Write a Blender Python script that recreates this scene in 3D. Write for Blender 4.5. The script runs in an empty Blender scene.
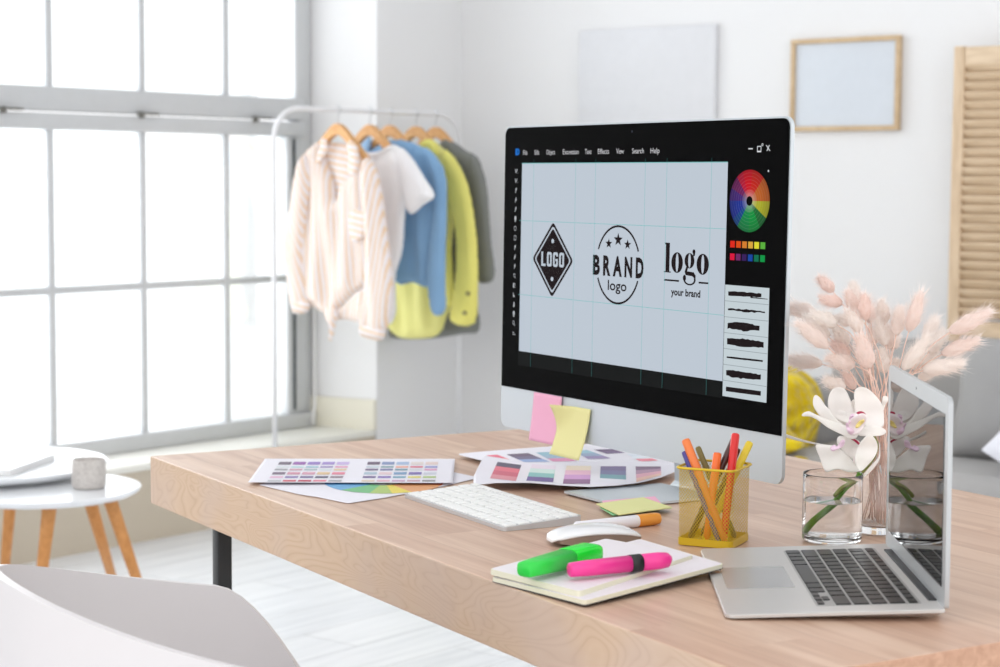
import bpy, bmesh, math, random
from mathutils import Vector, Matrix, geometry, noise
random.seed(11)
S = bpy.context.scene; C = S.collection
PI = math.pi; R = math.radians
# ------------------------------------------------------------------ camera
F = 1897.95; PITCH = .0820266; ROLL = .0056256; YAW = R(38.845)
CAM = Vector((0, 0, 1.18))
FW = Vector((-math.sin(YAW)*math.cos(PITCH), math.cos(YAW)*math.cos(PITCH), -math.sin(PITCH)))
RT0 = Vector((math.cos(YAW), math.sin(YAW), 0)); UP0 = RT0.cross(FW)
RT = RT0*math.cos(ROLL) + UP0*math.sin(ROLL); UP = -RT0*math.sin(ROLL) + UP0*math.cos(ROLL)
cd = bpy.data.cameras.new('camera'); cam = bpy.data.objects.new('camera', cd); C.objects.link(cam)
m = Matrix((RT, UP, -FW)).transposed().to_4x4(); m.translation = CAM; cam.matrix_world = m
cd.sensor_width = 36; cd.lens = F*36/1000; cd.clip_start = .05
cd.dof.use_dof = True; cd.dof.focus_distance = 2.35; cd.dof.aperture_fstop = 7.8
S.camera = cam
def ray(x, y): return FW + RT*((x-500)/F) - UP*((y-333.5)/F)
def at_z(x, y, z):
    d = ray(x, y); return CAM + d*((z-CAM.z)/d.z)
def at_plane(x, y, p, n):
    d = ray(x, y); return CAM + d*((p-CAM).dot(n)/d.dot(n))
def at_depth(x, y, d): return CAM + ray(x, y)*d
DZ = .75
DK = R(-20.434)
EX = Vector((math.cos(DK), math.sin(DK), 0)); EY = Vector((-math.sin(DK), math.cos(DK), 0))
DA = Vector((-2.23351864, 1.91685523, DZ))
def D(u, v, z=0): return DA + EX*u + EY*v + Vector((0, 0, z))
# ------------------------------------------------------------------ materials
def lin(c):
    if max(c) > 1.001: c = [v/255 for v in c]
    return tuple((v/12.92 if v <= .04045 else ((v+.055)/1.055)**2.4) for v in c[:3]) + (1,)
class G:
    def __init__(s, name):
        s.m = bpy.data.materials.new(name); s.m.use_nodes = True; s.t = s.m.node_tree; s.t.nodes.clear()
        s.out = s.t.nodes.new('ShaderNodeOutputMaterial')
    def n(s, typ, ins=None, **props):
        nd = s.t.nodes.new(typ)
        for k, v in props.items(): setattr(nd, k, v)
        for k, v in (ins or {}).items():
            sock = nd.inputs[k]
            if isinstance(v, bpy.types.NodeSocket): s.t.links.new(v, sock)
            elif isinstance(v, bpy.types.Node): s.t.links.new(v.outputs[0], sock)
            else: sock.default_value = v
        return nd
    def math(s, op, a, b=None, c=None):
        ins = {0: a}
        if b is not None: ins[1] = b
        if c is not None: ins[2] = c
        return s.n('ShaderNodeMath', ins, operation=op).outputs[0]
    def ramp(s, fac, stops, interp='LINEAR'):
        nd = s.n('ShaderNodeValToRGB', {'Fac': fac}); r = nd.color_ramp; r.interpolation = interp
        while len(r.elements) > 1: r.elements.remove(r.elements[-1])
        r.elements[0].position = stops[0][0]; r.elements[0].color = lin(stops[0][1])
        for p, c in stops[1:]:
            e = r.elements.new(p); e.color = lin(c)
        return nd.outputs[0]
    def mix(s, fac, a, b, mode='MIX'):
        nd = s.t.nodes.new('ShaderNodeMix'); nd.data_type = 'RGBA'; nd.blend_type = mode
        for i, v in ((0, fac), (6, a), (7, b)):
            if isinstance(v, bpy.types.NodeSocket): s.t.links.new(v, nd.inputs[i])
            else: nd.inputs[i].default_value = v
        return nd.outputs[2]
    def bsdf(s, ins): return s.n('ShaderNodeBsdfPrincipled', ins)
    def done(s, sh):
        s.t.links.new(sh if isinstance(sh, bpy.types.NodeSocket) else sh.outputs[0], s.out.inputs['Surface']); return s.m
    def coord(s, scale=(1, 1, 1), rot=(0, 0, 0), which='Object'):
        tc = s.n('ShaderNodeTexCoord')
        return s.n('ShaderNodeMapping', {'Vector': tc.outputs[which], 'Scale': scale, 'Rotation': rot}).outputs[0]
    def bump(s, h, strength=.2, dist=.01):
        return s.n('ShaderNodeBump', {'Height': h, 'Strength': strength, 'Distance': dist}).outputs[0]
def plain(name, col, rough=.5, metal=0, spec=.5, noise_amt=.03, nscale=30, bump=0, **kw):
    g = G(name); v = g.coord()
    nz = g.n('ShaderNodeTexNoise', {'Vector': v, 'Scale': nscale, 'Detail': 3}).outputs[0]
    c = lin(col)
    a = [max(0, x*(1-noise_amt)) for x in c[:3]]+[1]; b = [min(1, x*(1+noise_amt)) for x in c[:3]]+[1]
    ins = {'Base Color': g.mix(nz, a, b), 'Roughness': rough, 'Metallic': metal, 'Specular IOR Level': spec}
    ins.update(kw)
    if bump: ins['Normal'] = g.bump(nz, bump, .005)
    return g.done(g.bsdf(ins))
def fabric(name, col, scale=900, rough=.9, weave=.25, trans=0):
    g = G(name); v = g.coord()
    w = g.n('ShaderNodeTexNoise', {'Vector': v, 'Scale': scale, 'Detail': 2}).outputs[0]
    big = g.n('ShaderNodeTexNoise', {'Vector': v, 'Scale': 6, 'Detail': 3}).outputs[0]
    c = lin(col); a = [x*.9 for x in c[:3]]+[1]; b = [min(1, x*1.08) for x in c[:3]]+[1]
    b_ = g.bsdf({'Base Color': g.mix(big, a, b), 'Roughness': rough, 'Specular IOR Level': .15, 'Sheen Weight': .15, 'Normal': g.bump(w, weave, .002)})
    if trans:
        t = g.n('ShaderNodeBsdfTranslucent', {'Color': c})
        return g.done(g.n('ShaderNodeMixShader', {0: trans, 1: b_, 2: t}))
    return g.done(b_)
def emit(name, col, s=1, gloss=.03):
    g = G(name)
    return g.done(g.bsdf({'Base Color': (0, 0, 0, 1), 'Roughness': .08, 'Specular IOR Level': gloss, 'Emission Color': lin(col), 'Emission Strength': s}))
# ------------------------------------------------------------------ mesh builder
class MB:
    def __init__(s): s.v = []; s.f = []; s.m = []; s.sm = []; s.uv = {}
    def add(s, vs, fs, mat=0, smooth=False, M=None):
        o = len(s.v)
        for p in vs:
            p = Vector(p); s.v.append(M @ p if M is not None else p)
        for f in fs:
            s.f.append([o+i for i in f]); s.m.append(mat); s.sm.append(smooth)
        return o
    def box(s, c, d, mat=0, bev=0, M=None, seg=2, smooth=None):
        bm = bmesh.new(); bmesh.ops.create_cube(bm, size=1)
        for v in bm.verts: v.co = Vector((v.co.x*d[0]+c[0], v.co.y*d[1]+c[1], v.co.z*d[2]+c[2]))
        if bev: bmesh.ops.bevel(bm, geom=bm.edges[:], offset=bev, segments=seg, profile=.5, affect='EDGES')
        s.bm(bm, mat, bool(bev) if smooth is None else smooth, M)
    def bm(s, bm, mat=0, smooth=False, M=None):
        bm.verts.index_update()
        s.add([v.co.copy() for v in bm.verts], [[v.index for v in f.verts] for f in bm.faces], mat, smooth, M); bm.free()
    def prism(s, poly, z0, z1, mat=0, smooth=False, M=None, bev=0):
        """poly in xy, extruded along z"""
        n = len(poly)
        a = sum(poly[i][0]*poly[(i+1) % n][1]-poly[(i+1) % n][0]*poly[i][1] for i in range(n))
        if a < 0: poly = poly[::-1]
        vs = [(p[0], p[1], z0) for p in poly]+[(p[0], p[1], z1) for p in poly]
        tri = geometry.tessellate_polygon([[Vector((p[0], p[1], 0)) for p in poly]])
        fs = []
        for t in tri:
            t = list(t); A, B, Cc = [Vector(poly[i]) for i in t]
            if (B-A).x*(Cc-A).y-(B-A).y*(Cc-A).x < 0: t = t[::-1]
            fs.append([n+i for i in t]); fs.append([i for i in t[::-1]])
        for i in range(n): fs.append([i, (i+1) % n, n+(i+1) % n, n+i])
        s.add(vs, fs, mat, smooth, M)
    def tube(s, path, rad, seg=10, mat=0, smooth=True, caps=True, flat=1, M=None):
        path = [Vector(p) for p in path]; n = len(path)
        if not hasattr(rad, '__len__'): rad = [rad]*n
        t0 = (path[1]-path[0]).normalized(); u = t0.orthogonal().normalized(); vs = []
        for i, p in enumerate(path):
            t = (path[min(i+1, n-1)]-path[max(i-1, 0)]).normalized()
            u = (u-t*u.dot(t)); u = u.normalized() if u.length > 1e-6 else t.orthogonal().normalized()
            w = t.cross(u)
            for k in range(seg):
                a = 2*PI*k/seg; vs.append(p+u*math.cos(a)*rad[i]+w*math.sin(a)*rad[i]*flat)
        fs = [[i*seg+k, i*seg+(k+1) % seg, (i+1)*seg+(k+1) % seg, (i+1)*seg+k] for i in range(n-1) for k in range(seg)]
        if caps: fs += [list(range(seg))[::-1], [(n-1)*seg+k for k in range(seg)]]
        s.add(vs, fs, mat, smooth, M)
    def lathe(s, prof, seg=32, mat=0, smooth=True, M=None, sx=1, sy=1):
        n = len(prof); vs = []; fs = []
        for r, z in prof:
            for k in range(seg):
                a = 2*PI*k/seg; vs.append((r*math.cos(a)*sx, r*math.sin(a)*sy, z))
        for i in range(n-1):
            for k in range(seg):
                fs.append([i*seg+k, i*seg+(k+1) % seg, (i+1)*seg+(k+1) % seg, (i+1)*seg+k])
        if prof[0][0] > 1e-5: fs.append(list(range(seg))[::-1])
        if prof[-1][0] > 1e-5: fs.append([(n-1)*seg+k for k in range(seg)])
        s.add(vs, fs, mat, smooth, M)
    def grid(s, fn, nu, nv, mat=0, smooth=True, thick=0, M=None):
        """fn(a,b) with a,b in 0..1 -> point; thick>0 gives it a back and sides (along local normal)"""
        P = [[Vector(fn(i/nu, j/nv)) for j in range(nv+1)] for i in range(nu+1)]
        idx = lambda i, j: i*(nv+1)+j
        vs = [p for row in P for p in row]
        fs = [[idx(i, j), idx(i+1, j), idx(i+1, j+1), idx(i, j+1)] for i in range(nu) for j in range(nv)]
        if thick:
            N = len(vs); back = []
            for i in range(nu+1):
                for j in range(nv+1):
                    du = P[min(i+1, nu)][j]-P[max(i-1, 0)][j]; dv = P[i][min(j+1, nv)]-P[i][max(j-1, 0)]
                    nn = du.cross(dv); nn = nn.normalized() if nn.length > 1e-12 else Vector((0, 0, 1))
                    back.append(P[i][j]-nn*thick)
            vs += back
            fs += [[N+idx(i, j), N+idx(i, j+1), N+idx(i+1, j+1), N+idx(i+1, j)] for i in range(nu) for j in range(nv)]
            for i in range(nu):
                fs += [[idx(i+1, 0), idx(i, 0), N+idx(i, 0), N+idx(i+1, 0)], [idx(i, nv), idx(i+1, nv), N+idx(i+1, nv), N+idx(i, nv)]]
            for j in range(nv):
                fs += [[idx(0, j), idx(0, j+1), N+idx(0, j+1), N+idx(0, j)], [idx(nu, j+1), idx(nu, j), N+idx(nu, j), N+idx(nu, j+1)]]
        s.add(vs, fs, mat, smooth, M)
    def build(s, name, mats, parent=None, M=None, sharp=None):
        me = bpy.data.meshes.new(name); me.from_pydata([tuple(v) for v in s.v], [], s.f); 
        if not isinstance(mats, (list, tuple)): mats = [mats]
        for q in mats: me.materials.append(q)
        me.polygons.foreach_set('material_index', s.m); me.polygons.foreach_set('use_smooth', s.sm)
        me.update(); me.validate()
        if sharp is not None:
            bm = bmesh.new(); bm.from_mesh(me)
            bmesh.ops.remove_doubles(bm, verts=bm.verts, dist=1e-6)
            bm.to_mesh(me); bm.free(); me.set_sharp_from_angle(angle=R(sharp))
        o = bpy.data.objects.new(name, me); C.objects.link(o)
        if M is not None: o.matrix_world = M
        if parent: o.parent = parent
        return o
def thing(name, label, cat, loc=(0, 0, 0), rz=0, group=None, M=None):
    o = bpy.data.objects.new(name, None); C.objects.link(o); o.empty_display_size = .02
    if M is not None: o.matrix_world = M
    else: o.location = loc; o.rotation_euler = (0, 0, rz)
    o['label'] = label; o['category'] = cat
    if group: o['group'] = group
    return o
def tag(o, label, cat, group=None):
    o['label'] = label; o['category'] = cat
    if group: o['group'] = group
    return o
def struct(o): o['kind'] = 'structure'; return o
def inv_of(o):
    bpy.context.view_layer.update(); return o.matrix_world.inverted()
def frame(o, x, y, z): # matrix with given axes
    m = Matrix((Vector(x), Vector(y), Vector(z))).transposed().to_4x4(); m.translation = Vector(o); return m
def poly_field(poly, step):
    """triangulated interior of a 2D polygon with distance to the edge"""
    pts = [Vector((p[0], p[1])) for p in poly]
    # resample the outline
    out = []
    for i, p in enumerate(pts):
        q = pts[(i+1) % len(pts)]; k = max(1, int((q-p).length/step))
        out += [p.lerp(q, j/k) for j in range(k)]
    n = len(out)
    def inside(x, y):
        c = False
        for i in range(n):
            a, b = out[i], out[(i+1) % n]
            if (a.y > y) != (b.y > y) and x < (b.x-a.x)*(y-a.y)/(b.y-a.y)+a.x: c = not c
        return c
    def dist(p):
        best = 1e9
        for i in range(n):
            a, b = out[i], out[(i+1) % n]; ab = b-a; t = max(0, min(1, (p-a).dot(ab)/max(ab.length_squared, 1e-12)))
            best = min(best, (a+ab*t-p).length_squared)
        return math.sqrt(best)
    x0 = min(p.x for p in out); x1 = max(p.x for p in out); y0 = min(p.y for p in out); y1 = max(p.y for p in out)
    V = list(out); j = 0; y = y0+step*.5
    while y < y1:
        x = x0+(step*.5 if j % 2 else 0)
        while x < x1:
            p = Vector((x, y))
            if inside(x, y) and dist(p) > step*.45: V.append(p)
            x += step
        y += step*.87; j += 1
    r = geometry.delaunay_2d_cdt(V, [], [list(range(n))], 1, 1e-7)
    vs, fs = r[0], r[2]
    ds = [dist(p) for p in vs]
    return vs, fs, ds
def pillow(mb, poly, step, thick, edge, mapf, mat=0, relief=None, one=False, rim=0.0):
    """closed inflated shape: mapf(x, y, off) -> point, off is the offset towards the viewer's side"""
    vs, fs, ds = poly_field(poly, step)
    n = len(vs); F_ = []; B_ = []
    for p, d in zip(vs, ds):
        k = min(1, d/edge); h = thick*math.sqrt(max(0, 1-(1-k)**2))+rim
        rf = relief(p.x, p.y, k) if relief else 0
        F_.append(mapf(p.x, p.y, h+rf)); B_.append(mapf(p.x, p.y, (rf-rim-(0 if one else h)) if one else (-h+rf*.5)))
    fa = []; edges = {}
    for f in fs:
        f = list(f); a, b, c = vs[f[0]], vs[f[1]], vs[f[2]]
        if (b-a).x*(c-a).y-(b-a).y*(c-a).x < 0: f = f[::-1]
        fa.append(f); fa.append([n+i for i in f[::-1]])
        for i in range(len(f)):
            e = (f[i], f[(i+1) % len(f)]); edges[e] = 1
    for (i, j) in list(edges):
        if (j, i) not in edges: fa.append([j, i, n+i, n+j])
    mb.add(F_+B_, fa, mat, True)
def rrect(x0, y0, x1, y1, r, seg=6):
    out = []
    if not hasattr(r, '__len__'): r = [r]*4
    for (cx, cy, a0), rr in zip(((x1, y0, -90), (x1, y1, 0), (x0, y1, 90), (x0, y0, 180)), r):
        ox = cx-rr if cx == x1 else cx+rr; oy = cy-rr if cy == y1 else cy+rr
        if rr <= 0: out.append((cx, cy)); continue
        for k in range(seg+1):
            a = R(a0+90*k/seg); out.append((ox+rr*math.cos(a), oy+rr*math.sin(a)))
    return out
# ------------------------------------------------------------------ surfaces of the room
XW = -4.697; XG = -4.978; YB = 5.59; ZC = 2.95
def m_wall(name, col):
    g = G(name); v = g.coord()
    n1 = g.n('ShaderNodeTexNoise', {'Vector': v, 'Scale': 1.2, 'Detail': 2}).outputs[0]
    n2 = g.n('ShaderNodeTexNoise', {'Vector': v, 'Scale': 220, 'Detail': 2}).outputs[0]
    c = lin(col); a = [x*.97 for x in c[:3]]+[1]
    return g.done(g.bsdf({'Base Color': g.mix(n1, a, c), 'Roughness': .85, 'Specular IOR Level': .2, 'Normal': g.bump(n2, .08, .002)}))
M_WALL = m_wall('wall_paint', (239, 239, 240)); M_LOW = m_wall('lower_wall_paint', (203, 192, 175)); M_CREAM = m_wall('cream_trim', (233, 229, 214))
M_CEIL = m_wall('ceiling_paint', (245, 245, 245))
def m_floor():
    g = G('white_laminate'); v = g.coord()
    sep = g.n('ShaderNodeSeparateXYZ', {'Vector': v})
    row = g.math('FLOOR', g.math('DIVIDE', sep.outputs[0], .19))
    off = g.math('MULTIPLY', row, .437)
    seamx = g.math('LESS_THAN', g.math('FRACT', g.math('DIVIDE', sep.outputs[0], .19)), .018)
    col = g.math('ADD', g.math('DIVIDE', sep.outputs[1], 1.2), off)
    seamy = g.math('LESS_THAN', g.math('FRACT', col), .003)
    seam = g.math('MAXIMUM', seamx, seamy)
    wn = g.n('ShaderNodeTexWhiteNoise', {'Vector': g.n('ShaderNodeCombineXYZ', {0: row, 1: g.math('FLOOR', col)}).outputs[0]}, noise_dimensions='3D').outputs[0]
    st = g.n('ShaderNodeTexNoise', {'Vector': g.n('ShaderNodeMapping', {'Vector': v, 'Scale': (26, 1.6, 1)}).outputs[0], 'Scale': 1.5, 'Detail': 5}).outputs[0]
    base = g.ramp(st, [(.3, (214, 217, 221)), (.55, (236, 238, 241)), (.8, (246, 247, 249))])
    base = g.mix(.3, base, g.ramp(wn, [(0, (222, 224, 228)), (1, (250, 250, 250))]))
    c = g.mix(seam, base, lin((185, 186, 188)))
    return g.done(g.bsdf({'Base Color': c, 'Roughness': .32, 'Specular IOR Level': .5}))
M_FLOOR = m_floor()
M_FRAME = plain('window_frame_paint', (204, 206, 208), .5)
M_FRAMED = plain('window_seal', (52, 62, 68), .6)
M_WHITE = plain('white_lacquer', (240, 240, 240), .3)
M_SILL = plain('sill_paint', (240, 239, 232), .35)
def slab(name, lo, hi, mat, bev=0):
    b = MB(); b.box([(l+h)/2 for l, h in zip(lo, hi)], [h-l for l, h in zip(lo, hi)], 0, bev); return struct(b.build(name, mat))
slab('floor', (-5.3, -3.0, -.05), (1.6, 5.85, 0), M_FLOOR)
slab('ceiling', (-5.3, .6, ZC), (1.6, 5.85, ZC+.05), M_CEIL)
# window wall: solid pieces round the opening, the lower band painted darker, the sill set in the reveal
WY0, WY1, WZ0, WZ1 = 2.02, 5.048, .253, 2.55
b = MB()
def bb(lo, hi, mat=0): b.box([(l+h)/2 for l, h in zip(lo, hi)], [h-l for l, h in zip(lo, hi)], mat)
bb((XW-.55, -3, 0), (XW, WY0, ZC)); b.prism([(XW, 5.113), (XW, YB), (-5.25, YB), (-5.25, 5.048), (XG-.05, 5.048)], 0, ZC); bb((XW-.55, WY0, WZ1), (XW, 5.112, ZC))
bb((XW-.55, WY0, 0), (XW, 5.104, WZ0-.022), 1)
struct(b.build('wall_left', [M_WALL, M_LOW]))
b = MB(); bb((-5.25, YB, 0), (1.6, YB+.2, ZC)); struct(b.build('wall_back', M_WALL))
# the sill board and the cream band at the foot of the reveal
b = MB(); b.box(((XG+XW)/2-.02, (WY0+5.10)/2, WZ0-.011), (XW-XG+.05, 5.10-WY0, .022), 0, .004); struct(b.build('trim_1', M_SILL))
b = MB(); b.prism([(XW-.001, 5.100), (XW-.001, 5.112), (XG, 5.056), (XG, 5.042)], WZ0, WZ0+.11); struct(b.build('trim_2', M_CREAM))
b = MB(); b.box((XW+.008, (5.11+YB)/2, .05), (.016, YB-5.11, .1), 0, .003); struct(b.build('baseboard_left', M_WHITE))
b = MB(); b.box(((XW+1.6)/2, YB-.008, .05), (1.6-XW, .016, .1), 0, .003); struct(b.build('baseboard_back', M_WHITE))
# ------------------------------------------------------------------ the window
def bar(mb, y0, y1, z0, z1, d=.05, x=XG, mat=0, bev=.004):
    mb.box((x, (y0+y1)/2, (z0+z1)/2), (d, y1-y0, z1-z0), mat, bev)
w = MB()
bar(w, WY0, WY1, WZ0, .306, .075)                     # bottom rail
bar(w, 4.972, WY1, .306, WZ1, .05, XG-.015)           # right outer frame
bar(w, WY0, WY0+.08, WZ0, WZ1, .085)
bar(w, WY0, WY1, WZ1-.06, WZ1, .075)
bar(w, WY0, 4.99, 1.325, 1.378, .085); bar(w, WY0, 4.99, 1.384, 1.462, .07)   # transom: two rails with a step
WIN = struct(w.build('window_1', M_FRAME))
w = MB(); bar(w, 4.925, 4.93+.045, .306, 1.325, .05, XG-.01); o = w.build('sash_frame', M_FRAME, WIN)
w = MB(); bar(w, 4.948, 4.958, .32, 1.315, .056, XG-.008, bev=0); w.build('seal', M_FRAMED, WIN)
MULL = [2.34, 2.72, 3.10, 3.48, 3.86, 4.244, 4.625]
for y in MULL:
    w = MB(); bar(w, y-.012, y+.012, .30, 1.33, .03); w.build('mullion', M_FRAME, WIN)
    w = MB(); bar(w, y-.012, y+.012, 1.455, WZ1-.05, .03); w.build('mullion', M_FRAME, WIN)
w = MB(); bar(w, WY0+.05, 4.95, .795, .819, .028); w.build('glazing_bar', M_FRAME, WIN)
w = MB(); bar(w, WY0+.05, 4.98, 2.0, 2.024, .028); w.build('glazing_bar', M_FRAME, WIN)
for y in (3.65, 4.205, 4.73):
    w = MB(); w.box((XG+.05, y+.03, 1.385), (.014, .09, .008), 0, .002); w.box((XG+.052, y, 1.381), (.02, .014, .02), 0, .003)
    w.build('window_latch', plain('latch_metal', (120, 118, 112), .4, .6), WIN)
g = G('window_glass')
tr = g.n('ShaderNodeBsdfTransparent', {'Color': (.97, .985, .99, 1)}); gl = g.n('ShaderNodeBsdfGlossy', {'Roughness': .02, 'Color': (1, 1, 1, 1)})
M_PANE = g.done(g.n('ShaderNodeMixShader', {0: g.math('MULTIPLY', g.n('ShaderNodeFresnel', {'IOR': 1.45}).outputs[0], .6), 1: tr, 2: gl}))
w = MB(); bar(w, WY0+.05, 4.95, .30, 1.34, .006, bev=0); w.build('pane', M_PANE, WIN)
w = MB(); bar(w, WY0+.05, 4.98, 1.45, WZ1-.05, .006, bev=0); w.build('pane', M_PANE, WIN)
# thin white cable running down the corner of the reveal
b = MB(); b.tube([(XG+.03, 5.045, 1.2), (XG+.03, 5.045, .45), (XG+.035, 5.04, .33), (XG+.05, 5.01, .262)], .006, 8)
tag(b.build('cable', M_WHITE), 'thin white cable running down the corner beside the window', 'cable')
# ------------------------------------------------------------------ things on the back wall
def wall_pt(x, y, dy=0): return at_plane(x, y, Vector((0, YB-dy, 0)), Vector((0, 1, 0)))
def m_softwood(name, c0, c1, scale=(1, 1, 1)):
    g = G(name); v = g.coord(scale)
    n1 = g.n('ShaderNodeTexNoise', {'Vector': v, 'Scale': 8, 'Detail': 5, 'Distortion': .6}).outputs[0]
    return g.done(g.bsdf({'Base Color': g.ramp(n1, [(.3, c0), (.7, c1)]), 'Roughness': .5, 'Normal': g.bump(n1, .1, .002)}))
M_PINE = m_softwood('pine_slats', (205, 178, 146), (228, 204, 174), (6, 6, 1))
M_PINEH = m_softwood('pine_slats_lying', (208, 182, 150), (230, 207, 178), (1, 6, 6))
M_OAKFR = m_softwood('picture_frame_wood', (196, 168, 132), (214, 188, 152), (3, 3, 3))
tl, tr_, bl, br = wall_pt(791.7, 41), wall_pt(903.7, 34.5), wall_pt(795, 132.5), wall_pt(901, 129.4)
x0, x1 = (tl.x+bl.x)/2, (tr_.x+br.x)/2; z0, z1 = (bl.z+br.z)/2, (tl.z+tr_.z)/2
t = thing('picture_frame', 'thin wooden picture frame with a pale blank print on the wall', 'picture frame', ((x0+x1)/2, YB-.001, (z0+z1)/2))
w_, h_ = (x1-x0), (z1-z0); fw = .016
b = MB(); 
for c, d in (((0, -.012, h_/2-fw/2), (w_, .022, fw)), ((0, -.012, -h_/2+fw/2), (w_, .022, fw)), ((w_/2-fw/2, -.012, 0), (fw, .022, h_-2*fw)), ((-w_/2+fw/2, -.012, 0), (fw, .022, h_-2*fw))): b.box(c, d, 0, .002)
b.build('frame', M_OAKFR, t)
b = MB(); b.box((0, -.008, 0), (w_-2*fw, .008, h_-2*fw)); b.build('print', plain('blank_print', (214, 220, 228), .12, spec=.6), t)
a_, b2 = wall_pt(583, 30), wall_pt(719, 26); c_ = wall_pt(716, 118)
b = MB(); hz = .42; b.box((0, -.012, 0), (b2.x-a_.x, .022, hz), 0, .004)
tag(b.build('canvas', plain('blank_canvas', (226, 227, 231), .8), M=Matrix.Translation(((a_.x+b2.x)/2, YB-.001, (a_.z+b2.z)/2-hz/2))), 'blank white canvas hung on the wall above the large monitor', 'canvas')
# folding louvred screen
p0 = wall_pt(958.5, 47, .08); ztop = p0.z
t = thing('folding_screen', 'natural wood louvred folding screen standing behind the grey sofa', 'folding screen', (p0.x, YB-.10, 0), R(2))
PW = .46; H = ztop
def post(x, name='stile'):
    b = MB(); b.box((x, 0, H/2+.03), (.036, .028, H-.06), 0, .004); b.build(name, M_PINE, t)
post(.018); post(PW-.018)
for z in (H-.03, .9*H/2, .10):
    b = MB(); b.box((PW/2, 0, z), (PW-.072, .024, .055), 0, .003); b.build('rail', M_PINEH, t)
z = .16
while z < H-.05:
    if abs(z-.9*H/2) > .045:
        b = MB(); M_ = Matrix.Translation((PW/2, 0, z)) @ Matrix.Rotation(R(38), 4, 'X')
        b.box((0, 0, 0), (PW-.07, .007, .036), 0, .001, M_); b.build('slat', M_PINEH, t)
    z += .029
# ------------------------------------------------------------------ the desk
def m_top():
    g = G('desk_top_wood'); v = g.coord()
    sep = g.n('ShaderNodeSeparateXYZ', {'Vector': v})
    y = sep.outputs[1]; x = sep.outputs[0]
    wob = g.n('ShaderNodeTexNoise', {'Vector': g.n('ShaderNodeMapping', {'Vector': v, 'Scale': (.8, 0, 0)}).outputs[0], 'Scale': 2}).outputs[0]
    yb = g.math('DIVIDE', g.math('ADD', y, .036), .088)
    row = g.math('FLOOR', yb)
    wn0 = g.n('ShaderNodeTexWhiteNoise', {'W': row}, noise_dimensions='1D').outputs[0]
    piece = g.math('FLOOR', g.math('ADD', g.math('DIVIDE', x, .62), g.math('MULTIPLY', wn0, 5.0)))
    cell = g.n('ShaderNodeCombineXYZ', {0: row, 1: piece, 2: 3.7}).outputs[0]
    wn = g.n('ShaderNodeTexWhiteNoise', {'Vector': cell}, noise_dimensions='3D')
    gv = g.n('ShaderNodeVectorMath', {0: g.n('ShaderNodeMapping', {'Vector': v, 'Scale': (1.3, 26, 1)}).outputs[0], 1: g.n('ShaderNodeVectorMath', {0: wn.outputs[1], 'Scale': 40}, operation='SCALE').outputs[0]}, operation='ADD').outputs[0]
    grain = g.n('ShaderNodeTexNoise', {'Vector': gv, 'Scale': 1.6, 'Detail': 6, 'Distortion': .5, 'Roughness': .6}).outputs[0]
    fine = g.n('ShaderNodeTexNoise', {'Vector': g.n('ShaderNodeMapping', {'Vector': v, 'Scale': (3, 160, 1)}).outputs[0], 'Scale': 3, 'Detail': 4}).outputs[0]
    base = g.ramp(wn.outputs[0], [(0, (188, 150, 128)), (.3, (212, 182, 160)), (.6, (198, 162, 140)), (1, (226, 198, 174))])
    dark = g.ramp(grain, [(.3, (170, 126, 102)), (.46, (200, 164, 141)), (.62, (228, 200, 178)), (.8, (210, 176, 152))])
    c = g.mix(.55, base, dark)
    c = g.mix(g.math('MULTIPLY', fine, .35), c, lin((190, 155, 134)))
    fy = g.math('FRACT', yb)
    seam = g.math('MULTIPLY', g.math('LESS_THAN', fy, .014), .45)
    c = g.mix(seam, c, lin((150, 116, 96)))
    return g.done(g.bsdf({'Base Color': c, 'Roughness': .36, 'Specular IOR Level': .55, 'Normal': g.bump(fine, .06, .002)}))
def m_side():
    g = G('desk_edge_wood'); v = g.coord()
    w_ = g.n('ShaderNodeTexNoise', {'Vector': g.n('ShaderNodeMapping', {'Vector': v, 'Scale': (2.3, 2.3, 9)}).outputs[0], 'Scale': 1.5, 'Detail': 2.2, 'Roughness': .5, 'Distortion': .5}).outputs[0]
    ring = g.math('FRACT', g.math('MULTIPLY', w_, 30))
    n2 = g.n('ShaderNodeTexNoise', {'Vector': g.n('ShaderNodeMapping', {'Vector': v, 'Scale': (3, 3, 60)}).outputs[0], 'Scale': 3, 'Detail': 4}).outputs[0]
    big = g.n('ShaderNodeTexNoise', {'Vector': v, 'Scale': 5, 'Detail': 2}).outputs[0]
    c = g.ramp(ring, [(0, (190, 160, 134)), (.16, (202, 174, 148)), (.55, (207, 181, 156)), (.9, (201, 173, 147)), (1, (190, 160, 134))])
    c = g.mix(g.math('MULTIPLY', n2, .6), c, lin((200, 170, 142)))
    c = g.mix(g.n('ShaderNodeMapRange', {'Value': big, 'From Min': .48, 'From Max': .66, 'To Min': 0.0, 'To Max': .4}).outputs[0], c, lin((194, 176, 170)))
    return g.done(g.bsdf({'Base Color': c, 'Roughness': .55, 'Specular IOR Level': .35, 'Normal': g.bump(ring, .05, .001)}))
M_TOP, M_SIDE = m_top(), m_side()
M_BLACK = plain('black_powder_coat', (28, 29, 31), .5)
desk = thing('desk', 'large light wooden desk with thick top and black metal legs', 'desk', (DA.x, DA.y, 0), DK)
DL, DD, DT = 1.502, .872, .0735
bm = bmesh.new(); bmesh.ops.create_cube(bm, size=1)
for v in bm.verts: v.co = Vector(((v.co.x+.5)*DL, (v.co.y+.5)*DD, DZ-DT/2+v.co.z*DT))
bmesh.ops.bevel(bm, geom=bm.edges[:], offset=.0022, segments=2, profile=.5, affect='EDGES')
b = MB(); b.bm(bm, 0, False)
M_END = m_softwood('desk_end_grain', (178, 136, 110), (198, 156, 130), (2, 14, 14))
o = b.build('desktop', [M_TOP, M_SIDE, M_END], desk)
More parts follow.
